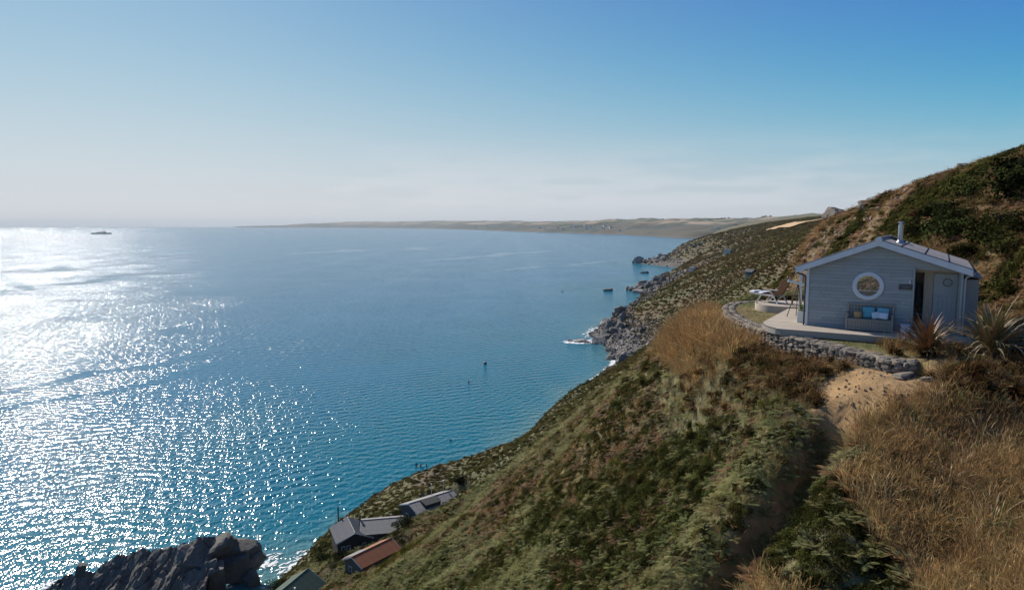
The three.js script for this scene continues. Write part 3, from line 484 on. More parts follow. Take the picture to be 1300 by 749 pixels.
// ---------------------------------------------------------------- bench, cushions, basket
{
  const b = thing('storage_bench', 'weathered slatted storage bench against the front wall under the porthole', 'bench', inHouse(2.26, 0, -0.02), -HA);
  const W = 1.57, D = 0.5;
  for (const s of [-1, 1]) { part('leg', bevel(0.07, 0.44, 0.07, 0.006, s * (W / 2 - 0.035), 0.22, D + 0.02), M.greyWood, b); part('back_post', bevel(0.07, 0.98, 0.06, 0.006, s * (W / 2 - 0.035), 0.49, 0.05), M.greyWood, b); part('armrest', bevel(0.07, 0.05, D + 0.04, 0.006, s * (W / 2 - 0.035), 0.62, D / 2 + 0.03), M.greyWood, b); part('arm_post', bevel(0.055, 0.2, 0.055, 0.005, s * (W / 2 - 0.035), 0.525, D), M.greyWood, b); }
  part('bottom_rail', bevel(W - 0.14, 0.06, 0.05, 0.005, 0, 0.07, D + 0.02), M.greyWood, b);
  part('top_rail', bevel(W - 0.14, 0.055, 0.05, 0.005, 0, 0.955, 0.05), M.greyWood, b);
  part('seat_rail', bevel(W - 0.14, 0.05, 0.05, 0.005, 0, 0.39, D + 0.02), M.greyWood, b);
  part('box_back', box(W - 0.16, 0.34, 0.02, 0, 0.22, D - 0.03), M.greyWood, b);
  for (let k = 0; k < 16; k++) part('front_slat', bevel(0.075, 0.27, 0.018, 0.004, -W / 2 + 0.12 + k * (W - 0.24) / 15, 0.23, D + 0.006), M.greyWood, b);
  for (let k = 0; k < 5; k++) part('seat_slat', bevel(W - 0.02, 0.022, 0.095, 0.005, 0, 0.43, 0.1 + k * 0.102), M.greyWood, b);
  for (let k = 0; k < 13; k++) part('back_slat', bevel(0.05, 0.5, 0.016, 0.004, -W / 2 + 0.13 + k * (W - 0.26) / 12, 0.68, 0.045), M.greyWood, b);
  const cushion = (w, h, t) => { const g = new THREE.SphereGeometry(1, 22, 16), p = g.attributes.position; for (let i = 0; i < p.count; i++) { let x = p.getX(i), y = p.getY(i), z = p.getZ(i); const e = 0.32, f = (v) => Math.sign(v) * Math.pow(Math.abs(v), e), m = Math.max(Math.abs(f(x)), Math.abs(f(y))); p.setXYZ(i, f(x) * w / 2 * (1 - 0.06 * (1 - Math.abs(y))), f(y) * h / 2 * (1 - 0.06 * (1 - Math.abs(x))), Math.sign(z) * Math.pow(Math.abs(z), 0.7) * t / 2); } g.computeVertexNormals(); return g; };
  const put = (u, y, w, geo, mat, label, tilt, roll) => { const c = solo('cushion', geo, mat, label, 'cushion', 'cushions on the bench'); c.position.set(...inHouse(u, y, w)); c.rotation.set(0, -HA, 0); c.rotateX(tilt); c.rotateZ(roll); return c; };
  const fabric = (r, g, bl) => new THREE.MeshPhysicalMaterial({ color: rgb(r, g, bl), roughness: 0.95, sheen: 0.4, sheenRoughness: 0.6, map: paintTone });
  put(2.21, 0.665, -0.19, cushion(0.44, 0.44, 0.15), fabric(0.11, 0.36, 0.44), 'large turquoise square cushion beside the basket on the bench', -0.2, 0.04);
  put(2.68, 0.665, -0.19, cushion(0.42, 0.42, 0.14), fabric(0.18, 0.42, 0.5), 'pale turquoise square cushion at the back, behind two small pale ones', -0.2, -0.05);
  put(2.46, 0.59, -0.36, cushion(0.28, 0.27, 0.11), fabric(0.52, 0.62, 0.68), 'small pale blue cushion in front, tilted on one corner', -0.32, 0.25);
  put(2.71, 0.58, -0.36, cushion(0.32, 0.25, 0.11), fabric(0.66, 0.72, 0.78), 'small whitish oblong cushion in front on the bench', -0.32, -0.06);
  const bk = thing('wicker_basket', 'round tan wicker basket on the bench seat', 'basket', inHouse(1.86, 0.442, -0.3), 0.3);
  const prof = []; for (let k = 0; k <= 9; k++) { const h = k / 9 * 0.25; prof.push(new THREE.Vector2(0.11 + 0.035 * Math.sin(k / 9 * 2.6) + (k % 2 ? 0.006 : 0), h)); }
  const wk = std(0.40, 0.26, 0.13, 0.9);
  part('basket_wall', new THREE.LatheGeometry([new THREE.Vector2(0.001, 0.004), ...prof, new THREE.Vector2(0.105, 0.25), new THREE.Vector2(0.1, 0.02), new THREE.Vector2(0.001, 0.02)], 26), wk, bk);
  part('rim', new THREE.TorusGeometry(0.125, 0.012, 8, 30), wk, bk, [0, 0.25, 0], [Math.PI / 2, 0, 0]);
  const pot = thing('plant_pot', 'pale glazed pot on the porch step beside the cordyline', 'pot', inHouse(3.42, 0.0, -0.35), 0);
  part('pot_body', new THREE.LatheGeometry([[0.001, 0], [0.11, 0], [0.15, 0.12], [0.16, 0.3], [0.175, 0.32], [0.15, 0.32], [0.13, 0.25], [0.001, 0.25]].map(([x, y]) => new THREE.Vector2(x, y)), 26), std(0.6, 0.64, 0.68, 0.4), pot);
}

// ---------------------------------------------------------------- decking, round platform
{
  const dk = thing('timber_deck', 'pale weathered timber deck wrapping the front and seaward side of the cottage', 'deck', HO, -HA);
  const rng = makeRng(55), pw = 0.138, gap = 0.006;
  const leftEdge = (w) => (w < -0.2 ? -1.52 + Math.max(0, (-0.2 - w)) ** 2 * 0.42 : -1.6);
  for (let w = -1.58; w < 8.2; w += pw + gap) {
    const x0 = leftEdge(w + pw / 2), x1 = w + pw < 0.0 ? 5.5 : -0.015, mid = w < 0 ? x0 + 1.4 + rng() * 2.6 : 0, segs = w + pw < 0 ? [[x0, mid - 0.002], [mid + 0.002, x1]] : [[x0, x1]];
    for (const [a, b] of segs) part('plank', bevel(b - a, 0.028, pw, 0.004, (a + b) / 2, -0.014 + (rng() - 0.5) * 0.003, -(w + pw / 2)), [M.deck, M.deck2, M.deck3][Math.floor(rng() * 3)], dk);
  }
  const pts = []; for (let w = 8.2; w > -0.2; w -= 0.6) pts.push([leftEdge(w) - 0.005, -w]); for (let w = -0.2; w >= -1.585; w -= 0.1) pts.push([leftEdge(w) - 0.005, -w]); pts.push([-0.6, 1.6], [5.5, 1.6]);
  const fasc = []; for (let i = 0; i + 1 < pts.length; i++) { const [ax, az] = pts[i], [bx, bz] = pts[i + 1]; if (Math.hypot(ax - bx, az - bz) > 0.01) fasc.push(plankBar([ax, -0.135, az], [bx, -0.135, bz], 0.022, 0.2)); }
  part('fascia', mergeGeometries(fasc), M.greyWood, dk);
  part('joist_frame', mergeGeometries([box(6.2, 0.16, 0.05, 2.3, -0.11, 1.1), box(6.6, 0.16, 0.05, 2.1, -0.11, 0.3), box(0.05, 0.16, 8, -0.5, -0.11, -4), box(0.05, 0.16, 8, -1.3, -0.11, -4)]), M.greyWood, dk);

  const rp = thing('round_platform', 'low round pale platform under the sun lounger at the end of the deck', 'platform', inHouse(-1.95, -0.11, 6.75), -HA);
  const R = 1.45;
  part('rim', new THREE.LatheGeometry([[R - 0.04, -0.28], [R, -0.28], [R, 0.17], [R - 0.01, 0.185], [R - 0.04, 0.185], [R - 0.04, -0.28]].map(([x, y]) => new THREE.Vector2(x, y)), 72), M.deck3, rp);
  for (let x = -R + 0.07; x < R - 0.1; x += 0.146) { const h = Math.sqrt(Math.max(0, (R - 0.042) ** 2 - Math.max(x * x, (x + 0.14) ** 2))); if (h > 0.05) part('plank', bevel(0.14, 0.028, 2 * h, 0.004, x + 0.07, 0.172, 0), [M.deck, M.deck3, M.deck3][Math.floor(rng() * 3)], rp); }
  part('base', new THREE.CylinderGeometry(R - 0.05, R - 0.05, 0.42, 48), M.greyWood, rp, [0, -0.06, 0]);
}
// ---------------------------------------------------------------- sun lounger, towel, side table, telescope, planter
{
  const yw = -1.05;
  const s = thing('sun_lounger', 'teak steamer sun lounger with slatted back on the round platform', 'lounger', inHouse(-2.55, 0.077, 6.75), yw);
  s.scale.setScalar(1.2); const tk = std(0.2, 0.11, 0.06, 0.7), pale = std(0.62, 0.58, 0.52, 0.7);
  // local +x is the head end
  for (const q of [-1, 1]) { part('side_rail', plankBar([-0.95, 0.36, q * 0.3], [0.28, 0.3, q * 0.3], 0.03, 0.05), pale, s); part('back_rail', plankBar([0.2, 0.3, q * 0.27], [0.62, 0.98, q * 0.27], 0.03, 0.05), tk, s); part('leg', plankBar([-0.62, 0, q * 0.3], [-0.3, 0.42, q * 0.3], 0.03, 0.045), pale, s); part('leg', plankBar([0.45, 0, q * 0.3], [0.02, 0.56, q * 0.3], 0.03, 0.045), pale, s); part('armrest', bevel(0.62, 0.025, 0.06, 0.005, 0.14, 0.56, q * 0.32), pale, s); part('leg', plankBar([-0.12, 0, q * 0.28], [0.26, 0.34, q * 0.28], 0.03, 0.045), pale, s); }
  for (let k = 0; k < 8; k++) part('back_slat', plankBar([0.21, 0.33, -0.24 + k * 0.0685], [0.61, 0.97, -0.24 + k * 0.0685], 0.045, 0.016), tk, s);
  for (let k = 0; k < 12; k++) part('seat_slat', bevel(0.07, 0.016, 0.56, 0.004, -0.9 + k * 0.1, 0.395 - k * 0.005, 0), tk, s);
  part('head_rail', bevel(0.04, 0.05, 0.6, 0.005, 0.63, 0.99, 0), tk, s);
  // towel draped over the foot end
  const tg = new THREE.PlaneGeometry(0.8, 0.6, 24, 14); tg.rotateX(-Math.PI / 2); const p = tg.attributes.position;
  for (let i = 0; i < p.count; i++) { const x = p.getX(i), z = p.getZ(i); p.setY(i, -0.03 * x + 0.02 * fbm(x * 6 + 4, z * 6, 3, 77) - (x < -0.3 ? (x + 0.3) ** 2 * 2.2 : 0) - (Math.abs(z) > 0.24 ? (Math.abs(z) - 0.24) * 0.9 : 0)); } tg.computeVertexNormals();
  const tw = solo('beach_towel', tg, new THREE.MeshStandardMaterial({ color: rgb(1, 1, 1), roughness: 0.95, side: THREE.DoubleSide, map: noiseTexture(64, (u) => (Math.floor(u * 3.4) % 2 ? [0.2, 0.27, 0.45] : [0.84, 0.84, 0.85]), true) }), 'blue and white towel draped over the foot of the lounger', 'towel');
  tw.position.set(...inHouse(-2.55, 0.077 + 0.43, 6.75)); tw.rotation.y = yw; tw.translateX(-0.74); tw.scale.setScalar(1.2); tw.position.y += 0.09;
  const t = thing('side_table', 'small slatted teak side table beside the sun lounger', 'table', inHouse(-1.45, 0.077, 6.6), -HA + 0.3);
  for (let k = 0; k < 5; k++) part('top_slat', bevel(0.48, 0.02, 0.085, 0.004, 0, 0.5, -0.19 + k * 0.095), tk, t);
  for (const [x, z] of [[-1, -1], [-1, 1], [1, -1], [1, 1]]) part('leg', bevel(0.04, 0.49, 0.04, 0.004, x * 0.2, 0.245, z * 0.19), tk, t);
  const sc = thing('telescope', 'pale telescope on a dark wooden tripod at the edge of the deck', 'telescope', inHouse(-0.78, 0, 2.38), -HA);
  for (let k = 0; k < 3; k++) { const a = 0.5 + k * 2.094; part('leg', plankBar([Math.cos(a) * 0.34 - 0.02, 0, Math.sin(a) * 0.34], [Math.cos(a) * 0.04 + 0.06, 1.3, Math.sin(a) * 0.04], 0.03, 0.03), M.darkWood, sc); }
  part('tripod_head', bar([0.06, 1.27, 0], [0.06, 1.37, 0], 0.05, 12), M.black, sc);
  const tb = part('tube', mergeGeometries([bar([-0.28, 1.53, 0.1], [0.3, 1.37, -0.06], 0.05, 18), bar([-0.34, 1.546, 0.117], [-0.24, 1.518, 0.09], 0.058, 18)]), std(0.5, 0.62, 0.66, 0.35), sc);
  part('eyepiece', bar([0.3, 1.37, -0.06], [0.42, 1.337, -0.095], 0.026, 12), M.black, tb);
  const pl = thing('planter_box', 'pale wooden planter box with a leafy plant against the cottage corner', 'planter', inHouse(-0.24, 0, 0.75), -HA);
  for (const [w, d, x, z] of [[0.34, 0.02, 0, 0.16], [0.34, 0.02, 0, -0.16], [0.02, 0.3, 0.16, 0], [0.02, 0.3, -0.16, 0]]) part('side_panel', bevel(w, 0.46, d, 0.005, x, 0.23, z), M.white, pl);
  part('soil', box(0.29, 0.03, 0.29, 0, 0.4, 0), std(0.05, 0.035, 0.025, 1), pl);
  const rg = makeRng(9), lv = []; for (let k = 0; k < 70; k++) { const g = new THREE.PlaneGeometry(0.05, 0.11); g.rotateX(rg() * 3); g.rotateY(rg() * 6.3); g.translate((rg() - 0.5) * 0.32, 0.44 + rg() * 0.26, (rg() - 0.5) * 0.32); lv.push(g); }
  part('foliage', mergeGeometries(lv), std(0.10, 0.14, 0.045, 0.8, { side: THREE.DoubleSide }), pl);
}

// ---------------------------------------------------------------- dry stone wall round the lawn
function rockGeo(seed, detail = 2, planes = 9, rough = 0.05) {       // a boulder with flat broken faces
  const rng = makeRng(seed), ns = []; for (const [x, y, z] of [[1, 0, 0], [-1, 0, 0], [0, 1, 0], [0, -1, 0], [0, 0, 1], [0, 0, -1]]) { const v = new THREE.Vector3(x + (rng() - 0.5) * 0.7, y + (rng() - 0.5) * 0.7, z + (rng() - 0.5) * 0.7).normalize(); ns.push([v.x, v.y, v.z, 0.58 + rng() * 0.24]); }
  for (let k = 0; k < planes - 6; k++) { const z = rng() * 2 - 1, a = rng() * 6.283, r = Math.sqrt(1 - z * z); ns.push([r * Math.cos(a), z, r * Math.sin(a), 0.66 + rng() * 0.26]); }
  const g = new THREE.IcosahedronGeometry(1, detail), p = g.attributes.position;
  for (let i = 0; i < p.count; i++) { const v = new THREE.Vector3().fromBufferAttribute(p, i).normalize(); let r = 1.25; for (const [x, y, z, d] of ns) { const c = v.x * x + v.y * y + v.z * z; if (c > 0.01) r = Math.min(r, d / c); } r *= 1 + (fbm(v.x * 4 + seed, v.y * 4 + v.z * 3.3, 4, seed) - 0.5) * rough * 3.4; v.multiplyScalar(r); p.setXYZ(i, v.x, v.y, v.z); }
  g.computeVertexNormals(); const uv = g.attributes.uv; for (let i = 0; i < uv.count; i++) uv.setXY(i, p.getX(i) * 0.7 + p.getZ(i) * 0.3, p.getY(i) * 0.7 + p.getZ(i) * 0.4); return g;
}
const rockTone = noiseTexture(256, (u, v) => { const n = 0.7 + 0.6 * (tileFbm(u, v, 5, 231, 5) - 0.35), o = tileFbm(u, v, 7, 239, 3) > 0.6 ? 0.08 : 0; return [n + o, n + o * 0.8, n + o * 0.3]; });
const stoneMats = [[0.25, 0.205, 0.165], [0.19, 0.16, 0.13], [0.30, 0.25, 0.20], [0.15, 0.13, 0.11]].map((c) => new THREE.MeshStandardMaterial({ color: rgb(...c), roughness: 0.95, map: rockTone, bumpMap: rockTone, bumpScale: 0.02 }));
const rockMats = [[0.15, 0.14, 0.13], [0.115, 0.107, 0.1], [0.19, 0.17, 0.155], [0.3, 0.27, 0.245]].map((c) => new THREE.MeshStandardMaterial({ color: rgb(...c), roughness: 0.9, map: rockTone, bumpMap: rockTone, bumpScale: 0.06 }));
{
  const w = thing('dry_stone_wall', 'curved dry stone retaining wall round the lawn of the cottage', 'stone wall', [0, 0, 0]);
  const rng = makeRng(77), shapes = [0, 1, 2, 3, 4, 5].map((k) => rockGeo(300 + k, 1, 12, 0.03)), n = wallLine.length;
  const len = wallCurve.getLength(); let count = 0; const rest = [];
  const place = (s, y, off, l, h, d) => {
    const t = clamp(s / len), p = wallCurve.getPointAt(t), q = wallCurve.getTangentAt(t), nx = -q.z, nz = q.x;  // inward normal
    const many = count >= 298, m = new THREE.Mesh(shapes[Math.floor(rng() * 6)], stoneMats[Math.floor(rng() * 4)]); m.castShadow = m.receiveShadow = true; m.name = 'stone';     m.position.set(p.x - nx * off, y, p.z - nz * off); m.rotation.set((rng() - 0.5) * 0.3, Math.atan2(-q.z, q.x) + (rng() - 0.5) * 0.3, (rng() - 0.5) * 0.2); m.scale.set(l / 1.35, h / 1.3, d / 1.35); if (many) { m.updateMatrix(); rest.push([m.matrix.clone(), m.material.color]); } else w.add(m); count++;
  };
  for (let s = 0.1; s < len - 0.1;) {                                // face, course by course, then the cap
    const l = 0.14 + rng() * 0.16, p = wallCurve.getPointAt(s / len), q = wallCurve.getTangentAt(s / len);
    const top = LAWN - 0.04 - 0.14 * sstep(-1.8, -4.5, toHouse(p.x, p.z)[1]), out = height(p.x + q.z * 0.5, p.z - q.x * 0.5), vis = s < len * 0.66;
    let y = top; const low = Math.max(out - 0.12, top - 1.25);
    while (vis && y > low) { const h = 0.075 + rng() * 0.06; place(s + l / 2 + (rng() - 0.5) * 0.1, y - h / 2, 0.02 + rng() * 0.05, l * (0.85 + rng() * 0.3), h * 1.1, 0.26); y -= h; }
    s += l * 0.96;
  }
  for (let s = 0.15; s < len - 0.1; s += 0.22 + rng() * 0.1) { const p = wallCurve.getPointAt(s / len); const top = LAWN - 0.02 - 0.14 * sstep(-1.8, -4.5, toHouse(p.x, p.z)[1]); for (const off of [-0.1, -0.38]) place(s + rng() * 0.1, top - 0.03, off + (rng() - 0.5) * 0.08, 0.24 + rng() * 0.16, 0.06 + rng() * 0.05, 0.26 + rng() * 0.1); }
  { const im = new THREE.InstancedMesh(shapes[0], new THREE.MeshStandardMaterial({ roughness: 0.95, map: rockTone, bumpMap: rockTone, bumpScale: 0.02 }), rest.length); rest.forEach(([mx, c], i) => { im.setMatrixAt(i, mx); im.setColorAt(i, c); }); im.name = 'small_stones'; im.userData.kind = 'stuff'; im.castShadow = im.receiveShadow = true; w.add(im); }
  console.log('wall stones', count);
  const st = [['step_slab', 'flat stone step at the foot of the retaining wall', [12.15, -20.75], [0.42, 0.13, 0.24]], ['loose_slab', 'loose flat stones lying beside the stone step near the cordyline', [12.75, -20.35], [0.38, 0.1, 0.2]]];
  for (const [nm, lb, [x, z], sc] of st) { const m = solo(nm, rockGeo(412 + sc[0] * 10, 2, 10, 0.03), stoneMats[0], lb, 'stone'); m.position.set(x, height(x, z) + 0.06, z); m.scale.set(sc[0], sc[1], sc[2]); m.rotation.y = 0.5; }
}
const CABINS = [[86, -245, 2.2, 3, 0.5, 0, 'dark teal cabin on the hillside beyond the round platform'], [176, -556, 4, 5.5, 0.9, 2, 'pale cabin high on the slope above the long ledge'], [147, -553, 3.6, 4.6, 0.7, 2, 'whitish chalet low on the slope near the ledge']];
// ---------------------------------------------------------------- huts above the beach
function corrugated(w, l, t, pitch = 0.16, amp = 0.018) {            // a roof sheet: x across the slope, z along the ridge, waves along z
  const n = Math.round(l / pitch) * 4, pos = [], idx = [], uv = [];
  for (let i = 0; i <= n; i++) { const z = -l / 2 + (l * i) / n, y = amp * Math.sin((i / 4) * 2 * Math.PI); for (const x of [-w / 2, w / 2]) { pos.push(x, y + t / 2, z); uv.push(x, z); } for (const x of [-w / 2, w / 2]) { pos.push(x, y - t / 2, z); uv.push(x, z); } }
  for (let i = 0; i < n; i++) { const a = i * 4; idx.push(a, a + 4, a + 1, a + 1, a + 4, a + 5, a + 2, a + 3, a + 6, a + 3, a + 7, a + 6, a, a + 2, a + 4, a + 4, a + 2, a + 6, a + 1, a + 5, a + 3, a + 3, a + 5, a + 7); }
  const g = new THREE.BufferGeometry(); g.setAttribute('position', new THREE.Float32BufferAttribute(pos, 3)); g.setAttribute('uv', new THREE.Float32BufferAttribute(uv, 2)); g.setIndex(idx); const h = g.toNonIndexed(); h.computeVertexNormals(); return h;
}
const rustTone = noiseTexture(256, (u, v) => { const n = tileFbm(u, v, 4, 251, 5); return [0.85 + 0.3 * (n - 0.5), 0.8 + 0.5 * (n - 0.5), 0.78 + 0.6 * (n - 0.5)]; });
const roofMat = (r, g, b, ro = 0.75) => new THREE.MeshStandardMaterial({ color: rgb(r, g, b), roughness: ro, map: rustTone });
const HM = { tar: std(0.022, 0.024, 0.027, 0.85), teal: std(0.035, 0.05, 0.055, 0.85), grey: roofMat(0.19, 0.2, 0.21), grey2: roofMat(0.24, 0.245, 0.25), green: roofMat(0.085, 0.14, 0.10), rust: roofMat(0.31, 0.11, 0.045), pane: new THREE.MeshPhysicalMaterial({ color: rgb(0.05, 0.06, 0.07), roughness: 0.06, ior: 1.5 }), frame: std(0.5, 0.52, 0.53, 0.6), board: new THREE.MeshStandardMaterial({ color: rgb(0.11, 0.105, 0.095), roughness: 0.9, map: grainTex }) };
function gableBlock(g, cx, cz, yaw, half, len, base, eave, ridge, wallMat, roofs, dx = 0) {  // local frame of g; x across, z along the ridge
  const o = new THREE.Matrix4().makeRotationY(yaw).setPosition(cx, 0, cz), on = (geo) => geo.applyMatrix4(o);
  const wall = part('wall', on((() => { const e = shapeGeo([[-half, base], [half, base], [half, eave], [0, ridge], [-half, eave]], len); e.translate(0, 0, -len / 2); return e; })()), wallMat, g);
  const a = Math.atan2(ridge - eave, half), sl = Math.hypot(half, ridge - eave) + 0.3;
  [-1, 1].forEach((s, i) => { const c = corrugated(sl, len + 0.5, 0.03); c.rotateZ(-s * a); c.translate(s * Math.cos(a) * sl / 2, ridge - Math.sin(a) * sl / 2 + 0.06, 0); part('roof', on(c), roofs[i], g); });
  part('ridge_cap', on(bar([0, ridge + 0.07, -len / 2 - 0.26], [0, ridge + 0.07, len / 2 + 0.26], 0.075, 8)), roofs[0], g);
  for (const s of [-1, 1]) for (const e of [-1, 1]) part('bargeboard', on(plankBar([s * (half + 0.25), eave - 0.14, e * (len / 2 + 0.27)], [0, ridge + 0.0, e * (len / 2 + 0.27)], 0.03, 0.14)), HM.frame, g);
  return { wall, on };
}
function hutWindow(b, x, y, z, w, h, side = 'front') {
  const f = side === 'front' ? bevel(w, h, 0.06, 0.006, x, y, z + 0.02) : bevel(0.06, h, w, 0.006, x + 0.02, y, z), p = side === 'front' ? box(w - 0.14, h - 0.14, 0.02, x, y, z + 0.055) : box(0.02, h - 0.14, w - 0.14, x + 0.055, y, z);
  const win = part('window', b.on(f), HM.frame, b.wall); win.name = 'window'; part('pane', b.on(p), HM.pane, b.wall);
}
{
  const A = thing('beach_hut', 'black boarded hut with joined pale grey corrugated roofs above the beach', 'hut', [-22.6, 14, -93.4]);
  const a1 = gableBlock(A, -0.3, 0.2, 0.42, 2.35, 5.2, -2, 2.6, 3.6, HM.tar, [HM.grey2, HM.grey]);
  for (const x of [-1.6, -0.9, 1.3]) hutWindow(a1, x, 1.5, 2.6, 0.5, 0.85);
  gableBlock(A, 3.9, -1.0, Math.PI / 2 + 0.2, 2.5, 5.6, -2, 3.1, 3.95, HM.tar, [HM.grey, HM.grey2]);
  const fl = part('flue', bar([0.8, 3, -0.6], [0.8, 4.6, -0.6], 0.12, 10), HM.tar, A); part('flue_cowl', bar([0.8, 4.6, -0.6], [0.8, 4.72, -0.6], 0.2, 10, 0.08), HM.tar, fl);
  part('flue', bar([-3.0, 2.6, -3.2], [-3.0, 4.9, -3.2], 0.1, 8), HM.tar, A);
  const B = thing('tin_shed', 'long tin shed with a rust-red and grey corrugated roof', 'shed', [-17.6, 16.6, -82.2]);
  const b1 = gableBlock(B, 0, 0, -0.66, 1.65, 6.0, -2, 2.3, 3.05, HM.board, [HM.rust, HM.rust]); hutWindow(b1, -0.6, 1.3, 3.0, 0.6, 0.7);
  const sheet = corrugated(1.95, 2.6, 0.02); sheet.rotateZ(Math.atan2(0.75, 1.75)); sheet.translate(-0.88, 2.79, 1.8); part('roof_patch', b1.on(sheet), HM.grey2, B).userData.label = 'pale grey corrugated sheets at the seaward end of the rusty roof';
  const Cc = thing('beach_chalet', 'low dark chalet with a grey roof and a dark sunken dormer', 'chalet', [-12.2, 15.8, -99.3]);
  const c1 = gableBlock(Cc, 0, 0, -0.86, 2.5, 7.4, -3, 2.5, 3.4, HM.teal, [HM.grey2, HM.grey2]); hutWindow(c1, -0.9, 1.3, 3.7, 0.8, 0.8); hutWindow(c1, 0.9, 1.3, 3.7, 0.8, 0.8);
  part('dormer', c1.on((() => { const e = shapeGeo([[0.3, 3.62], [1.9, 3.3], [1.9, 2.7], [0.3, 3.3]], 2.6); e.translate(0, 0.03, -0.4); return e; })()), HM.tar, Cc);
  for (const z of [-3.2, -1.0]) part('vent_pipe', c1.on(mergeGeometries([bar([-1.4, 2.6, z], [-1.4, 4.7, z], 0.05, 6), bar([-1.4, 4.7, z], [-1.4, 4.85, z], 0.12, 8)])), HM.frame, Cc);
  const D = thing('small_black_shed', 'small flat-roofed black shed on the slope above the chalet', 'shed', [-6.6, 13.9, -113], 0.3);
  part('wall', box(2.6, 2.6, 2.4, 0, 0.9, 0), HM.tar, D); part('roof', bevel(2.9, 0.08, 2.7, 0.02, 0, 2.24, 0), HM.grey, D); part('door', bevel(0.8, 1.8, 0.05, 0.01, -0.5, 0.95, 1.23), HM.teal, D);
  const pt = thing('patio', 'pink and white paved patio in front of the small black shed', 'patio', [-8.8, 13.98, -112.5], 0.3);
  for (let i = 0; i < 3; i++) for (let j = 0; j < 3; j++) part('paving_slab', bevel(0.78, 0.08, 0.78, 0.01, -0.8 + i * 0.8, 0, -0.8 + j * 0.8), (i + j) % 3 ? std(0.4, 0.25, 0.2, 0.9) : std(0.55, 0.5, 0.47, 0.9), pt);
  const E = thing('green_roofed_hut', 'hut with a green corrugated roof at the foot of the slope', 'hut', [-26.7, 13, -78.6]);
  gableBlock(E, 0, 0, -0.3, 2.3, 6.6, -2, 2.6, 4.0, HM.board, [HM.green, HM.green]);
  part('vent_pipe', mergeGeometries([bar([0.9, 2.5, 1.6], [0.9, 4.1, 1.6], 0.05, 6), bar([0.9, 4.1, 1.6], [0.9, 4.25, 1.6], 0.12, 8)]), HM.frame, E);
}

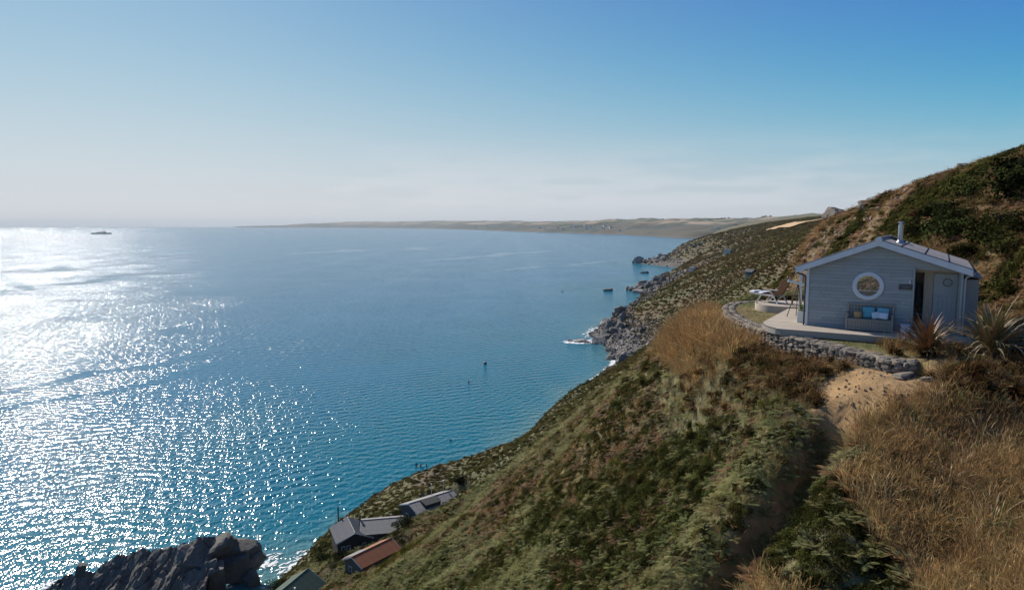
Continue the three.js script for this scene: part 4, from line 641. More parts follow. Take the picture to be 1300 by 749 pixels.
// ---------------------------------------------------------------- the sea rock and shore rocks
{
  const cr = [[-84, 0.5, -97], [-78, 2.2, -100.5], [-73, 3.4, -103.2], [-68, 4.2, -106.4], [-64.5, 5.2, -108.6], [-60.5, 6.3, -109.2], [-56.5, 7.2, -108.8], [-53, 7.8, -108.9], [-50, 8.0, -110.2]].map((p) => new THREE.Vector3(...p));
  const curve = new THREE.CatmullRomCurve3(cr), N = 190, K = 100, pos = [], idx = [], uv = [], d = new THREE.Vector3(0.22, 0, 0.975);
  for (let i = 0; i <= N; i++) for (let k = 0; k <= K; k++) {
    const c = curve.getPoint(i / N), b = k / K * 1.35 - 0.35, run = b * 13;  // b < 0: seaward face
    let y = b < 0 ? c.y + b * (c.y + 2.5) / 0.35 : c.y - run * 0.62 - 0.02 * run * run * 0;
    const x = c.x + d.x * (b < 0 ? run * 0.5 : run), z = c.z + d.z * (b < 0 ? run * 0.5 : run);
    const s = x * 0.55 + z * 0.95 + y * 0.8, strata = Math.abs(((s * 0.55 + fbm(x * 0.2, z * 0.2, 3, 301) * 2.2) % 1 + 1) % 1 - 0.5);
    y += (fbm(x * 0.35, z * 0.35, 4, 303) - 0.5) * 1.5 - sstep(0.14, 0.0, strata) * 0.7 + (fbm(x * 1.7, z * 0.8, 3, 305) - 0.5) * 0.5 + Math.floor(fbm(x * 0.5 + 4, z * 0.22, 2, 307) * 9) * 0.24 - 0.9;
    const q = Math.abs(fbm(x * 0.16 + 8, z * 0.3, 2, 309) - 0.5); y -= sstep(0.014, 0.0, q) * 1.1;
    pos.push(x, y, z); uv.push(x / 5 + y / 9, z / 5 + y / 5);
    if (i < N && k < K) { const a = i * (K + 1) + k; idx.push(a, a + 1, a + K + 1, a + 1, a + K + 2, a + K + 1); }
  }
  const g = new THREE.BufferGeometry(); g.setAttribute('position', new THREE.Float32BufferAttribute(pos, 3)); g.setAttribute('uv', new THREE.Float32BufferAttribute(uv, 2)); g.setIndex(idx); const gf = g.toNonIndexed(); gf.computeVertexNormals();
  const slabMat = new THREE.MeshStandardMaterial({ color: rgb(0.145, 0.13, 0.115), roughness: 0.88, map: rockTone, bumpMap: rockTone, bumpScale: 0.25, side: THREE.DoubleSide });
  solo('sea_rock_slab', gf, slabMat, 'long dark tilted slab of striated rock at the water edge', 'rock');
  const blocks = [   // label, place, size, dip, material, seed
    ['highest dark crag of tilted layers at the landward end of the rock slab', [-49.4, 5.6, -110.4], [3.4, 2.0, 2.6], [0.35, 0.2, 0.42], 1, 501],
    ['dark overhanging slab at the tip of the crag, above surf', [-45.6, 5.6, -111.2], [2.9, 0.9, 1.9], [0.3, 0.25, -0.38], 1, 502],
    ['angular dark slab below the overhang beside the beach', [-44.2, 3.5, -111.3], [2.0, 1.2, 1.7], [0.2, 0.9, 0.35], 0, 503],
    ['broad broken pillar of rock between crag and beach', [-46.2, 2.2, -110.0], [2.4, 3.2, 2.0], [0.25, 0.3, -0.2], 1, 504],
    ['broken dark buttress of steep layers at the foot of the crag', [-48.6, 2.2, -107.0], [1.7, 4.0, 1.8], [0.45, 0.4, -0.3], 0, 505],
    ['tilted slab joining the long slab to the crag', [-52.4, 5.0, -107.6], [3.6, 1.2, 2.4], [0.5, 0.15, -0.42], 2, 506],
    ['short dark spike of rock on the seaward end of the slab', [-69.9, 4.2, -105.4], [0.8, 1.5, 0.9], [0.1, 0.2, -0.3], 1, 507],
    ['low brown rock awash beside the slab, next to the surf', [-62.4, 2.0, -114.5], [2.6, 0.9, 1.2], [0.2, 0.5, 0.15], 2, 508],
    ['flat wedge of brown rock awash off the slab', [-66.6, 1.2, -113.6], [1.9, 0.7, 1.1], [0.15, 0.3, 0.2], 2, 509],
    ['small dark block at the beach end of the rocks', [-43.4, 0.8, -108.8], [1.1, 1.5, 1.1], [0.3, 0.8, 0.2], 1, 510],
    ['steep dark fin of rock in the shadowed gap of the crag', [-50.4, 2.6, -106.2], [1.0, 3.6, 2.0], [0.5, 0.1, -0.5], 1, 511],
  ];
  for (const [lb, p, sc, ro, m, seed] of blocks) { const r = solo('sea_rock_block', rockGeo(seed, 6, 9, 0.06), rockMats[m], lb, 'rock', 'rocks at the water edge'); r.position.set(...p); r.scale.set(...sc.map((q) => q * 1.15)); r.rotation.set(...ro); }
}
{ // rocks of the cove and the points: the larger ones singly, scree between them as stuff
  const shapes = [0, 1, 2, 3, 4].map((k) => rockGeo(600 + k, 3, 10, 0.07)), low = [0, 1, 2].map((k) => rockGeo(620 + k, 1, 8, 0.06)), rng = makeRng(91);
  const lay = (z0, z1, n, o0, o1, s0, s1, label, group) => {
    for (let k = 0; k < n; k++) { const z = lerp(z0, z1, rng()), x = section(z).x[1] + lerp(o0, o1, rng()), s = lerp(s0, s1, Math.pow(rng(), 2)), y = Math.max(-0.3, height(x, z));
      const r = solo('shore_boulder', shapes[k % 5], rockMats[[0, 1, 0, 1, 2, 3][k % 6]], label, 'boulder', group); r.position.set(x, y + s * 0.15, z); r.scale.set(s * (0.8 + rng() * 0.7), s * (0.6 + rng() * 0.4), s * (0.8 + rng() * 0.5)); r.rotation.set(rng() * 0.6, rng() * 6, rng() * 0.6); }
  };
  lay(-250, -330, 62, -3, 16, 0.9, 2.6, 'dark grey boulder among others on the shore of the rocky cove', 'boulders in the rocky cove');
  lay(-340, -410, 34, -5, 14, 1.4, 4.2, 'dark boulder on the low rocky point beyond the cove', 'boulders on the low point');
  lay(-590, -660, 26, -8, 26, 2, 6, 'dark jagged rock on the long ledge running into the bay', 'rocks of the long ledge');
  lay(-1040, -1150, 24, -12, 40, 3, 9, 'dark rock on the farthest ledge under the headland', 'rocks of the farthest ledge');
  for (const [x, z, s, lb] of [[88.7, -627, 4.4, 'lone dark rock standing out of the water off the long ledge'], [34.6, -349, 3.0, 'flat pale rock awash just off the rocky cove'], [30.5, -352, 2.0, 'small low rock awash beside the flat pale one'], [38.5, -347, 2.4, 'low wet rock between the flat pale rock and the cove'], [46, -620, 1.3, 'tiny rock breaking the surface west of the lone rock'], [168, -860, 6, 'low dark islet of rock off the farthest ledge'], [140, -720, 5, 'pale flat reef with a dark hump between the two ledges']]) { const r = solo('sea_rock', shapes[Math.floor(s) % 5], rockMats[s === 3 ? 3 : 1], lb, 'rock'); r.position.set(x, -0.1, z); r.scale.set(s * 1.3, s * 0.55, s); }
  const items = [];
  for (const [z0, z1, n, o0, o1, s0, s1] of [[-235, -345, 1700, -3, 24, 0.2, 0.65], [-330, -450, 900, -6, 20, 0.3, 1.0], [-560, -680, 500, -10, 30, 0.6, 1.8], [-100, -125, 500, -3, 4, 0.15, 0.6], [-1000, -1200, 300, -10, 60, 1.0, 3]])
    for (let k = 0; k < n; k++) { const z = lerp(z0, z1, rng()), x = section(z).x[1] + lerp(o0, o1, rng()), y = height(x, z), s = lerp(s0, s1, rng() ** 2); if (y < -0.5) continue; const m = new THREE.Matrix4().compose(new THREE.Vector3(x, y + s * 0.1, z), new THREE.Quaternion().setFromEuler(new THREE.Euler(rng(), rng() * 6, rng())), new THREE.Vector3(s * 1.2, s * 0.8, s)); const t = rng(); items.push([m, t < 0.55 ? rgb(0.09, 0.085, 0.082) : t < 0.85 ? rgb(0.2, 0.185, 0.17) : rgb(0.42, 0.38, 0.34)]); }
  stuffOf('shore_scree', 'broken grey stones strewn along the foot of the cliffs', 'scree', low[0], new THREE.MeshStandardMaterial({ roughness: 0.95, map: rockTone }), items);
}
// surf: patches of foam lying on the water along the rocks
{
  const rng = makeRng(123), items = [], shp = []; for (let k = 0; k < 22; k++) { const a = k / 22 * 6.283, r = 0.5 + 0.5 * rng(); shp.push(new THREE.Vector2(Math.cos(a) * r, Math.sin(a) * r)); }
  const fg = new THREE.ExtrudeGeometry(new THREE.Shape(shp), { depth: 0.03, bevelEnabled: false }); fg.rotateX(-Math.PI / 2);
  const put = (x, z, s, turn) => items.push([new THREE.Matrix4().compose(new THREE.Vector3(x, 0.03 + rng() * 0.02, z), new THREE.Quaternion().setFromEuler(new THREE.Euler(0, turn, 0)), new THREE.Vector3(s * (1 + rng() * 1.6), 1, s * 0.6)), null]);
  for (let k = 0; k < 900; k++) { const z = lerp(-236, -300, rng()), x = section(z).x[1] - Math.abs(rng() + rng() - 1) * 5 + 0.5; put(x, z, 0.15 + rng() * 0.7, 1.1 + rng() * 0.5); }
  for (let k = 0; k < 300; k++) { const z = lerp(-345, -400, rng()), x = section(z).x[1] - rng() * rng() * 8; put(x, z, 0.3 + rng() * 0.9, rng() * 3); }
  for (let k = 0; k < 260; k++) { const a = rng() * 6.28, r = 2 + rng() * 4; put(34.6 + Math.cos(a) * r * 1.4, -349 + Math.sin(a) * r, 0.2 + rng() * 0.7, rng() * 3); }
  for (let k = 0; k < 700; k++) { const t = rng(), x = lerp(-42, -80, t), z = lerp(-114, -104, t) - rng() * rng() * 6 - 1.5; put(x, z, 0.08 + rng() * 0.4, rng() * 3); }
  for (let k = 0; k < 260; k++) { const z = lerp(-112, -122, rng()), x = section(z).x[1] - rng() * rng() * 4; put(x, z, 0.08 + rng() * 0.35, 0.8 + rng() * 0.5); }
  for (const [cx, cz, rx, rz, n] of [[-51, -113, 3, 1.4, 120], [-160, -640, 0, 0, 0]]) for (let k = 0; k < n; k++) put(cx + (rng() - 0.5) * 2 * rx, cz + (rng() - 0.5) * 2 * rz, 0.1 + rng() * 0.4, rng() * 3);
  stuffOf('surf_foam', 'white surf foam washing round the rocks and the cove', 'foam', fg, std(0.8, 0.82, 0.83, 0.9), items);
}

// ---------------------------------------------------------------- people in the water, the ship, far houses
{
  const skin = std(0.30, 0.19, 0.14, 0.7), suit = std(0.02, 0.022, 0.028, 0.7);
  const bodyGeo = () => { const g = new THREE.LatheGeometry([[0.001, 1.78], [0.06, 1.76], [0.09, 1.68], [0.085, 1.58], [0.05, 1.53], [0.055, 1.49], [0.19, 1.45], [0.21, 1.38], [0.175, 1.15], [0.15, 1.02], [0.19, 0.88], [0.17, 0.6], [0.14, 0.3], [0.13, 0]].map(([x, y]) => new THREE.Vector2(x, y)), 16); g.scale(1, 1, 0.62); const arms = [-1, 1].map((s) => { const a = new THREE.TubeGeometry(new THREE.CatmullRomCurve3([[s * 0.15, 1.42, 0], [s * 0.3, 1.2, 0.03], [s * 0.36, 0.98, 0.12], [s * 0.3, 0.86, 0.24]].map((p) => new THREE.Vector3(...p))), 10, 0.045, 7); return a; }); return mergeGeometries([g.toNonIndexed(), ...arms.map((a) => a.toNonIndexed())]); };
  const geo = bodyGeo();
  [[-24.0, -165.6], [-22.8, -165.0], [-21.4, -165.3]].forEach(([x, z], i) => { const p = solo('person', geo, i === 1 ? skin : suit, 'person standing waist-deep in the sea in a row of three', 'person', 'three bathers standing together'); p.position.set(x, -0.75, z); p.rotation.y = i * 0.7; });
  [[-16.5, -255.4, 'person in a dark suit standing waist-deep, alone, far out from the slope'], [-17.2, -185.7, 'lone swimmer upright in the water between the three bathers and the far one']].forEach(([x, z, l], i) => { const p = solo('person', geo, suit, l, 'person'); p.position.set(x, i ? -1.1 : -0.5, z); });
  const bu = thing('buoy', 'small dark buoy floating off the rocky cove', 'buoy', [-11.7, 0, -292.5]); part('float', new THREE.SphereGeometry(0.7, 18, 12), std(0.05, 0.05, 0.05, 0.5), bu, [0, 0.25, 0]); part('mast', bar([0, 0.7, 0], [0, 1.7, 0], 0.08, 8), HM.frame, bu);
}
{
  const s = thing('naval_ship', 'grey naval ship on the bright horizon of the sea', 'ship', [-2862, 0, -4772], 0.52), gm = std(0.2, 0.22, 0.24, 0.6), gm2 = std(0.17, 0.19, 0.21, 0.6); s.scale.setScalar(0.8);
  const hull = new THREE.Shape([[-82, 9], [-70, -1], [66, -1], [84, 10.5], [40, 9], [38, 7.4], [-50, 7.0], [-52, 9]].map(([x, y]) => new THREE.Vector2(x, y)));
  const hg = new THREE.ExtrudeGeometry(hull, { depth: 16, bevelEnabled: true, bevelSize: 0.6, bevelThickness: 1.5 }); hg.translate(0, 0, -8); part('hull', hg, gm, s);
  for (const [n, w, h, d, x, y] of [['bridge_block', 26, 9, 13, 22, 11.5], ['bridge', 12, 6, 11, 24, 18.5], ['hangar', 30, 8, 13, -26, 11], ['deckhouse', 16, 6, 12, -2, 10], ['gun_housing', 7, 4, 6, 52, 11]]) part(n, bevel(w, h, d, 0.6, x, y, 0), gm2, s);
  part('gun_barrel', bar([54, 12, 0], [65, 14.5, 0], 0.5, 8), gm, s);
  for (const [x, h] of [[16, 40], [-14, 34]]) { const m = part('mast', bar([x, 12, 0], [x, h, 0], 2.4, 8, 0.6), gm2, s); part('radar', bevel(6, 1.6, 2, 0.3, x, h - 6, 0), gm, m); }
  part('funnel', bar([2, 12, 0], [0, 22, 0], 4.2, 10, 3.4), gm2, s);
}
function farHouse(x, y, z, w, l, h, yaw, wallMat, roofM, name, label, group) { const g = thing(name, label, 'house', [x, y, z], yaw, group); const e = shapeGeo([[-w / 2, -3], [w / 2, -3], [w / 2, h], [0, h + w * 0.34], [-w / 2, h]], l); e.translate(0, 0, -l / 2); part('wall', e, wallMat, g); for (const s of [-1, 1]) { const a = Math.atan2(w * 0.34, w / 2), q = Math.hypot(w / 2, w * 0.34) + 0.5, b = box(q, 0.3, l + 0.8); b.rotateZ(-s * a); b.translate(s * Math.cos(a) * q / 2, h + w * 0.34 - Math.sin(a) * q / 2 + 0.2, 0); part('roof', b, roofM, g); } return g; }
{
  const wm = std(0.75, 0.74, 0.7, 0.8), rm = std(0.13, 0.13, 0.14, 0.85), rng = makeRng(66);
  for (let k = 0; k < 22; k++) { const t = 0.10 + 0.12 * rng() + (k % 3) * 0.012, [x, y, z] = bayPoint(t, 60 + rng() * 170); farHouse(x, y + 1, z, 9 + rng() * 6, 12 + rng() * 12, 6 + rng() * 2, rng() * 3, wm, rm, 'village_house', 'tiny white house of the village across the bay', 'white houses of the far village'); }
  for (let k = 0; k < 5; k++) { const t = 0.31 + 0.05 * rng(), [x, y, z] = bayPoint(t, 50 + rng() * 120); farHouse(x, y + 1, z, 14, 24, 8, rng() * 3, wm, rm, 'far_cove_house', 'tiny pale house at the foot of the hazy hills across the bay', 'pale houses on the hazy far shore'); }
}
// ---------------------------------------------------------------- plant shapes
class Tris {                                                         // collects triangles with normals
  constructor() { this.p = []; this.n = []; this.u = []; }
  tri(a, b, c, n) { if (!n) { const u = new THREE.Vector3().subVectors(b, a), v = new THREE.Vector3().subVectors(c, a); n = u.cross(v).normalize(); } for (const q of [a, b, c]) { this.p.push(q.x, q.y, q.z); this.n.push(n.x, n.y, n.z); this.u.push(q.x, q.y); } }
  quad(a, b, c, d, n) { this.tri(a, b, c, n); this.tri(a, c, d, n); }
  geo() { const g = new THREE.BufferGeometry(); g.setAttribute('position', new THREE.Float32BufferAttribute(this.p, 3)); g.setAttribute('normal', new THREE.Float32BufferAttribute(this.n, 3)); g.setAttribute('uv', new THREE.Float32BufferAttribute(this.u, 2)); return g; }
}
const V = (x, y, z) => new THREE.Vector3(x, y, z);
function grassTuft(seed, n, spread, lean, wid, seeds = 0) {          // blades 1 m tall, curved outwards
  const rng = makeRng(seed), T = new Tris();
  for (let k = 0; k < n; k++) {
    const a = rng() * 6.283, r = Math.sqrt(rng()) * spread, h = 0.45 + rng() * 0.55, ln = (0.15 + rng()) * lean, b = a + (rng() - 0.5) * 1.6, base = V(Math.cos(a) * r, -0.05, Math.sin(a) * r), dir = V(Math.cos(b), 0, Math.sin(b)), side = V(-dir.z, 0, dir.x).multiplyScalar(wid * (0.6 + 0.8 * rng()));
    const at = (t) => base.clone().addScaledVector(dir, ln * t * t).add(V(0, h * (t - 0.18 * ln * t * t), 0));
    const p0 = at(0), p1 = at(0.55), p2 = at(1);
    T.quad(p0.clone().sub(side), p0.clone().add(side), p1.clone().addScaledVector(side, 0.75), p1.clone().addScaledVector(side, -0.75)); T.tri(p1.clone().addScaledVector(side, -0.75), p1.clone().addScaledVector(side, 0.75), p2);
    if (rng() < seeds) { const s2 = side.clone().multiplyScalar(2.2), p3 = at(1.16), pm = at(0.98); T.quad(at(0.82), pm.clone().add(s2), p3, pm.clone().sub(s2)); }
  }
  return T.geo();
}
function fernClump(seed, n, pairs = 9) {                             // arching fronds with leaflets
  const rng = makeRng(seed), T = new Tris();
  for (let k = 0; k < n; k++) {
    const a = (k + rng() * 0.8) / n * 6.283, L = 0.7 + rng() * 0.5, el = 0.5 + rng() * 0.7, dir = V(Math.cos(a), 0, Math.sin(a)), side = V(-dir.z, 0, dir.x);
    const at = (t) => V(0, 0, 0).addScaledVector(dir, L * t * Math.cos(el * (1 - 0.55 * t))).add(V(0, L * (Math.sin(el) * t * 1.1 - 0.42 * t * t), 0)), tw = (rng() - 0.5) * 0.6;
    for (let i = 1; i <= pairs; i++) for (const s of [-1, 1]) {
      const t = 0.16 + 0.84 * i / pairs, w = 0.27 * Math.sin(Math.PI * (0.12 + 0.86 * (1 - t) ** 0.8)) * (0.8 + 0.4 * rng()), p = at(t), q = p.clone().addScaledVector(side, s * w).addScaledVector(dir, w * 0.35).add(V(0, -w * (0.18 + s * tw * 0.4), 0)), h = L * 0.34 / pairs;
      T.tri(p.clone().addScaledVector(dir, -h), q, p.clone().addScaledVector(dir, h));
    }
  }
  return T.geo();
}
function leafMound(seed, n, leaf, squash = 0.75, shell = 0.5, lumps = 7) {   // a shrub 1 m in radius: leaves through lumpy domes
  const rng = makeRng(seed), T = new Tris(), L = [];
  for (let k = 0; k < lumps; k++) { const a = rng() * 6.283, r = Math.sqrt(rng()) * 0.62; L.push([Math.cos(a) * r, 0.18 + rng() * 0.42, Math.sin(a) * r, 0.3 + rng() * 0.26]); }
  L.push([0, 0.3, 0, 0.58]);
  for (let k = 0; k < n; k++) {
    const [cx, cy, cz, cr] = L[Math.floor(rng() * L.length)], z = rng() * 1.5 - 0.5, a = rng() * 6.283, q = Math.sqrt(Math.max(0, 1 - z * z)), r = cr * (shell + (1 - shell) * Math.cbrt(rng()));
    const d = V(q * Math.cos(a), z, q * Math.sin(a)), p = V(cx + d.x * r, Math.max(-0.1, (cy + d.y * r) * squash), cz + d.z * r);
    const nn = d.clone().add(V(rng() - 0.5, rng() * 0.7 - 0.1, rng() - 0.5).multiplyScalar(1.3)).normalize(), t = V(rng() - 0.5, rng() - 0.5, rng() - 0.5).cross(nn).normalize(), b = nn.clone().cross(t), s = leaf * (0.6 + rng() * 0.8);
    T.quad(p.clone().addScaledVector(t, -s), p.clone().addScaledVector(b, s * 0.55), p.clone().addScaledVector(t, s), p.clone().addScaledVector(b, -s * 0.55), nn);
  }
  return T.geo();
}
const leafM = (tr = 0.3, ro = 1) => new THREE.MeshPhysicalMaterial({ color: rgb(1, 1, 1), roughness: ro, transmission: tr, thickness: 0, specularIntensity: 0.25, side: THREE.DoubleSide });
const PM = { grass: leafM(0.42), fern: leafM(0.28), shrub: leafM(0.38) };
const inView = (x, y, z, m = 0.12) => { const q = V(x, y, z).applyMatrix4(camera.matrixWorldInverse); if (q.z > -2) return false; const sx = q.x / -q.z / (650 / 867), sy = q.y / -q.z / (374.5 / 867); return Math.abs(sx) < 1 + m && sy < 1 + m && sy > -1.1 - m; };
const tint = (c, rng, v = 0.25) => { const k = 1 + (rng() - 0.5) * 2 * v, h = (rng() - 0.5) * 0.16; return rgb(c[0] * k * (1 + h), c[1] * k, c[2] * k * (1 - h)); };
const stand = (x, y, z, s, sy, rng, tilt = 0.25, nrm) => {
  const q = new THREE.Quaternion().setFromEuler(new THREE.Euler((rng() - 0.5) * tilt, rng() * 6.283, (rng() - 0.5) * tilt));
  if (nrm) q.premultiply(new THREE.Quaternion().setFromUnitVectors(V(0, 1, 0), V(nrm.x * 0.6, 1, nrm.z * 0.6).normalize()));
  return new THREE.Matrix4().compose(V(x, y, z), q, V(s, sy, s));
};
const FIELD = [[296, -800], [240, -592], [322, -700], [392, -950]];
const K = {                                                          // kind -> variants and collected places
  dryGrass: { geos: [grassTuft(1, 34, 0.2, 0.55, 0.006, 0.5), grassTuft(2, 30, 0.16, 0.8, 0.006, 0.6), grassTuft(3, 38, 0.22, 0.4, 0.005, 0.35)], mat: PM.grass },
  fern: { geos: [fernClump(4, 8, 14), fernClump(5, 7, 15), fernClump(6, 9, 13), fernClump(17, 6, 14)], mat: PM.fern },
  shrub: { geos: [leafMound(7, 420, 0.075), leafMound(8, 380, 0.085, 0.65), leafMound(9, 460, 0.07, 0.85)], mat: PM.shrub },
  needle: { geos: [leafMound(10, 620, 0.05, 0.8, 0.62), leafMound(11, 620, 0.05, 0.7, 0.62)], mat: PM.shrub },
  lump: { geos: [leafMound(12, 130, 0.15, 0.7, 0.7, 4), leafMound(13, 130, 0.15, 0.6, 0.7, 5), leafMound(14, 120, 0.16, 0.5, 0.7, 4)], mat: PM.shrub },
  turf: { geos: [grassTuft(15, 26, 0.22, 0.5, 0.008), grassTuft(16, 26, 0.24, 0.7, 0.008)], mat: PM.grass },
};
for (const k of Object.values(K)) k.at = k.geos.map(() => []);
const grow = (kind, m, c, rng) => { const k = K[kind]; if (kind === 'shrub' || kind === 'needle') c.multiplyScalar(1.15); k.at[Math.floor(rng() * k.geos.length)].push([m, c]); };
const inHuts = (x, z) => PADS.some(([px, pz, , r]) => Math.hypot(x - px, z - pz) < r * 0.8);
const inCottage = (x, z) => { const [u, w] = toHouse(x, z); return u > -1.75 && u < 5.8 && w > -1.75 && w < 7; };
const inPlatform = (x, z) => { const [u, w] = toHouse(x, z); return Math.hypot(u + 1.95, w - 6.75) < 1.55; };

// near ground: every plant within about 85 m
{
  const rng = makeRng(2024);
  const scatter = (x0, x1, z0, z1, cell, f) => { for (let z = z0; z > z1; z -= cell) for (let x = x0; x < x1; x += cell) { const X = x + rng() * cell, Z = z - rng() * cell; f(X, Z); } };
  // slope, bank and hill: cell by distance
  for (const [za, zb, cell] of [[-3, -34, 0.165], [-34, -56, 0.235], [-56, -92, 0.37]]) scatter(za === -56 ? -48 : -34, 46, za, zb, cell, (x, z) => {
    const y = height(x, z); if (y < 3 || !inView(x, y + 0.5, z)) return;
    const t = terraceSigned(x, z), [pd, ps, side] = pathAt(x, z); if (t < 0.32 || inHuts(x, z)) return;
    if (ps < 2.4 && pd < 0.8 + (fbm(x, z, 2, 5) - 0.5) * 1.8) { if (rng() < 0.05) { const q = 0.1 + rng() * 0.22; grow('dryGrass', stand(x, y, z, q * 1.4, q, rng, 0.6), tint(C.dryBrown, rng), rng); } return; } if (pd < 0.2) return;
    const nrm = normalAt(x, z, 0.6), n1 = fbm(x * 0.22, z * 0.22, 3, 401), n2 = fbm(x * 0.5 + 7, z * 0.5, 3, 403), n3 = fbm(x * 0.12 + 20, z * 0.12, 3, 405), big = cell / 0.21, hill = x > 18 && z < -25;
    const rightField = x > pathX(z) && z > -25 && side < 0;
    if (rightField) {
      const gorse = Math.hypot((x - 7.4) / 1.0, (z + 15.9) / 2.0) + (n2 - 0.5) * 1.4;   // dense green mound beside the gully
      const near2 = Math.hypot((x - 8.9) / 0.8, (z + 18.2) / 0.9) + (n2 - 0.5) * 1.2;
      if (gorse < 1.5) { if (rng() < 0.4) grow('needle', stand(x, y - 0.05, z, 0.26 + rng() * 0.16, 0.3 + rng() * 0.2, rng, 0.4, nrm), tint(mixc(C.gorse, C.olive, rng() * 0.7), rng), rng); if (rng() < 0.12) grow('fern', stand(x, y + 0.18, z, 0.2 + rng() * 0.12, 0.22, rng, 0.6), tint(mixc(C.greyGreen, C.olive, rng()), rng), rng); return; }
      if (near2 < 1.1) { if (rng() < 0.8) grow('fern', stand(x, y, z, 0.25 + rng() * 0.18, 0.25 + rng() * 0.2, rng, 0.4, nrm), tint(C.greyGreen, rng), rng); return; }
      const tall = (0.22 + 0.5 * n3 + 0.35 * n2 * rng() + rng() * 0.2) * (rng() < 0.06 ? 1.35 : 1);
      grow('dryGrass', stand(x, y, z, tall, tall, rng, 0.5), tint(rng() < 0.12 ? C.olive : rng() < 0.1 ? [0.62, 0.47, 0.26] : mixc(C.dryBrown, C.straw, clamp(n1 * 2.2 - 0.9 + rng() * 0.5)), rng, 0.35), rng);
      if (rng() < 0.08 + 0.3 * sstep(0.5, 0.66, n2)) grow('fern', stand(x, y, z, 0.3 + rng() * 0.22, 0.35 + rng() * 0.25, rng, 0.5), tint(rng() < 0.45 ? C.greyGreen : C.rustBracken, rng), rng);
      if (rng() < 0.2) grow('shrub', stand(x, y - 0.03, z, 0.14 + rng() * 0.14, 0.2 + rng() * 0.2, rng, 0.4), tint(mixc(C.rustBracken, C.dryBrown, rng()), rng), rng);
      return;
    }
    // golden grass on the shoulder outside the wall
    const gold = Math.hypot((x - 9.0) / 1.6, (z + 33.8) / 6.2) + sstep(53.6, 52.4, y) * 0.6;
    if (!hill && gold < 0.75 + rng() * 0.75 + (n2 - 0.5) * 0.9) { const s = 0.55 + rng() * 0.45; grow('dryGrass', stand(x, y, z, s, s, rng, 0.4), tint(rng() < 0.15 ? C.rustBracken : mixc(C.straw, C.dryBrown, clamp(n2 * 2.6 - 0.8 + rng() * 0.4)), rng, 0.4), rng); if (rng() < 0.35) { const q = 0.6 + rng() * 0.3; grow('dryGrass', stand(x + 0.1, y, z + 0.1, q, q, rng, 0.4), tint(C.straw, rng), rng); } return; }
    if (!hill && t < 2.6 && z > -30) { // scrub at the foot of the wall
      if (rng() < 0.6) grow('dryGrass', stand(x, y, z, 0.3 + rng() * 0.3, 0.3 + rng() * 0.3, rng), tint(mixc(C.dryBrown, C.rustBracken, rng()), rng, 0.4), rng);
      if (rng() < 0.35) grow('fern', stand(x, y, z, 0.22 + rng() * 0.2, 0.22 + rng() * 0.2, rng, 0.6, nrm), tint(mixc(C.bracken, C.rustBracken, rng()), rng, 0.4), rng);
      if (rng() < 0.28) grow('shrub', stand(x, y, z, 0.2 + rng() * 0.16, 0.3 + rng() * 0.25, rng), tint(mixc(C.greyGreen, C.rustBracken, rng()), rng), rng); return;
    }
    if (hill) {
      const r = rng();
      if (n1 + (rng() - 0.5) * 0.2 > 0.58) { if (r < 0.7) grow('shrub', stand(x, y - 0.05, z, (0.35 + rng() * 0.35) * big * 0.8, 0.35 + rng() * 0.35, rng, 0.4, nrm), tint(mixc(C.olive, C.gorse, rng() * 0.7), rng), rng); }
      else if (n2 > 0.5) { if (r < 0.75) grow('fern', stand(x, y, z, (0.4 + rng() * 0.3) * big * 0.75, 0.4 + rng() * 0.3, rng, 0.5, nrm), tint(mixc(C.rustBracken, C.dryBrown, rng() * 0.6), rng), rng); }
      else if (r < 0.7) { const s = (0.4 + rng() * 0.3); grow('dryGrass', stand(x, y, z, s * big * 0.8, s, rng, 0.5), tint(mixc(C.dryBrown, C.straw, rng() * 0.6), rng), rng); if (rng() < 0.3) grow('shrub', stand(x, y, z, 0.3 + rng() * 0.3, 0.3 + rng() * 0.2, rng), tint(mixc(C.heather, C.olive, rng()), rng), rng); }
      return;
    }
    // the seaward slope: bracken with brambles, gorse and grass in drifts
    const r = rng(), s = (0.3 + rng() * 0.28) * (0.7 + 0.45 * (big - 0.87)), bankSide = pd < 2.6 && ps > 2;
    const lime = Math.exp(-(((y - 0.62 * (-z) + 6) / 4) ** 2)) * sstep(-44, -52, z);
    if (bankSide) { if (r < 0.3 && pd > 0.75) grow('shrub', stand(x, y - 0.05, z, 0.12 + rng() * 0.18, 0.16 + rng() * 0.2, rng, 0.4, nrm), tint(mixc(C.olive, C.gorse, rng()), rng), rng); else if (r < 0.7) grow('fern', stand(x, y, z, 0.22 + rng() * 0.16, 0.22 + rng() * 0.16, rng, 0.6, nrm), tint(mixc(C.bracken, C.greyGreen, rng()), rng, 0.4), rng); else if (r < 0.85) grow('dryGrass', stand(x, y, z, 0.3 + rng() * 0.2, 0.3 + rng() * 0.2, rng), tint(C.dryBrown, rng), rng); return; }
    const n4 = fbm(x * 1.1 + 3, z * 1.1, 2, 409), pick = rng(), green = clamp(0.32 + (n1 - 0.5) * 2.4 + (n4 - 0.5) * 1.2), rust = clamp(0.16 + (n2 - 0.5) * 1.6), dark = clamp(0.07 + sstep(0.58, 0.68, n3) * 0.4);
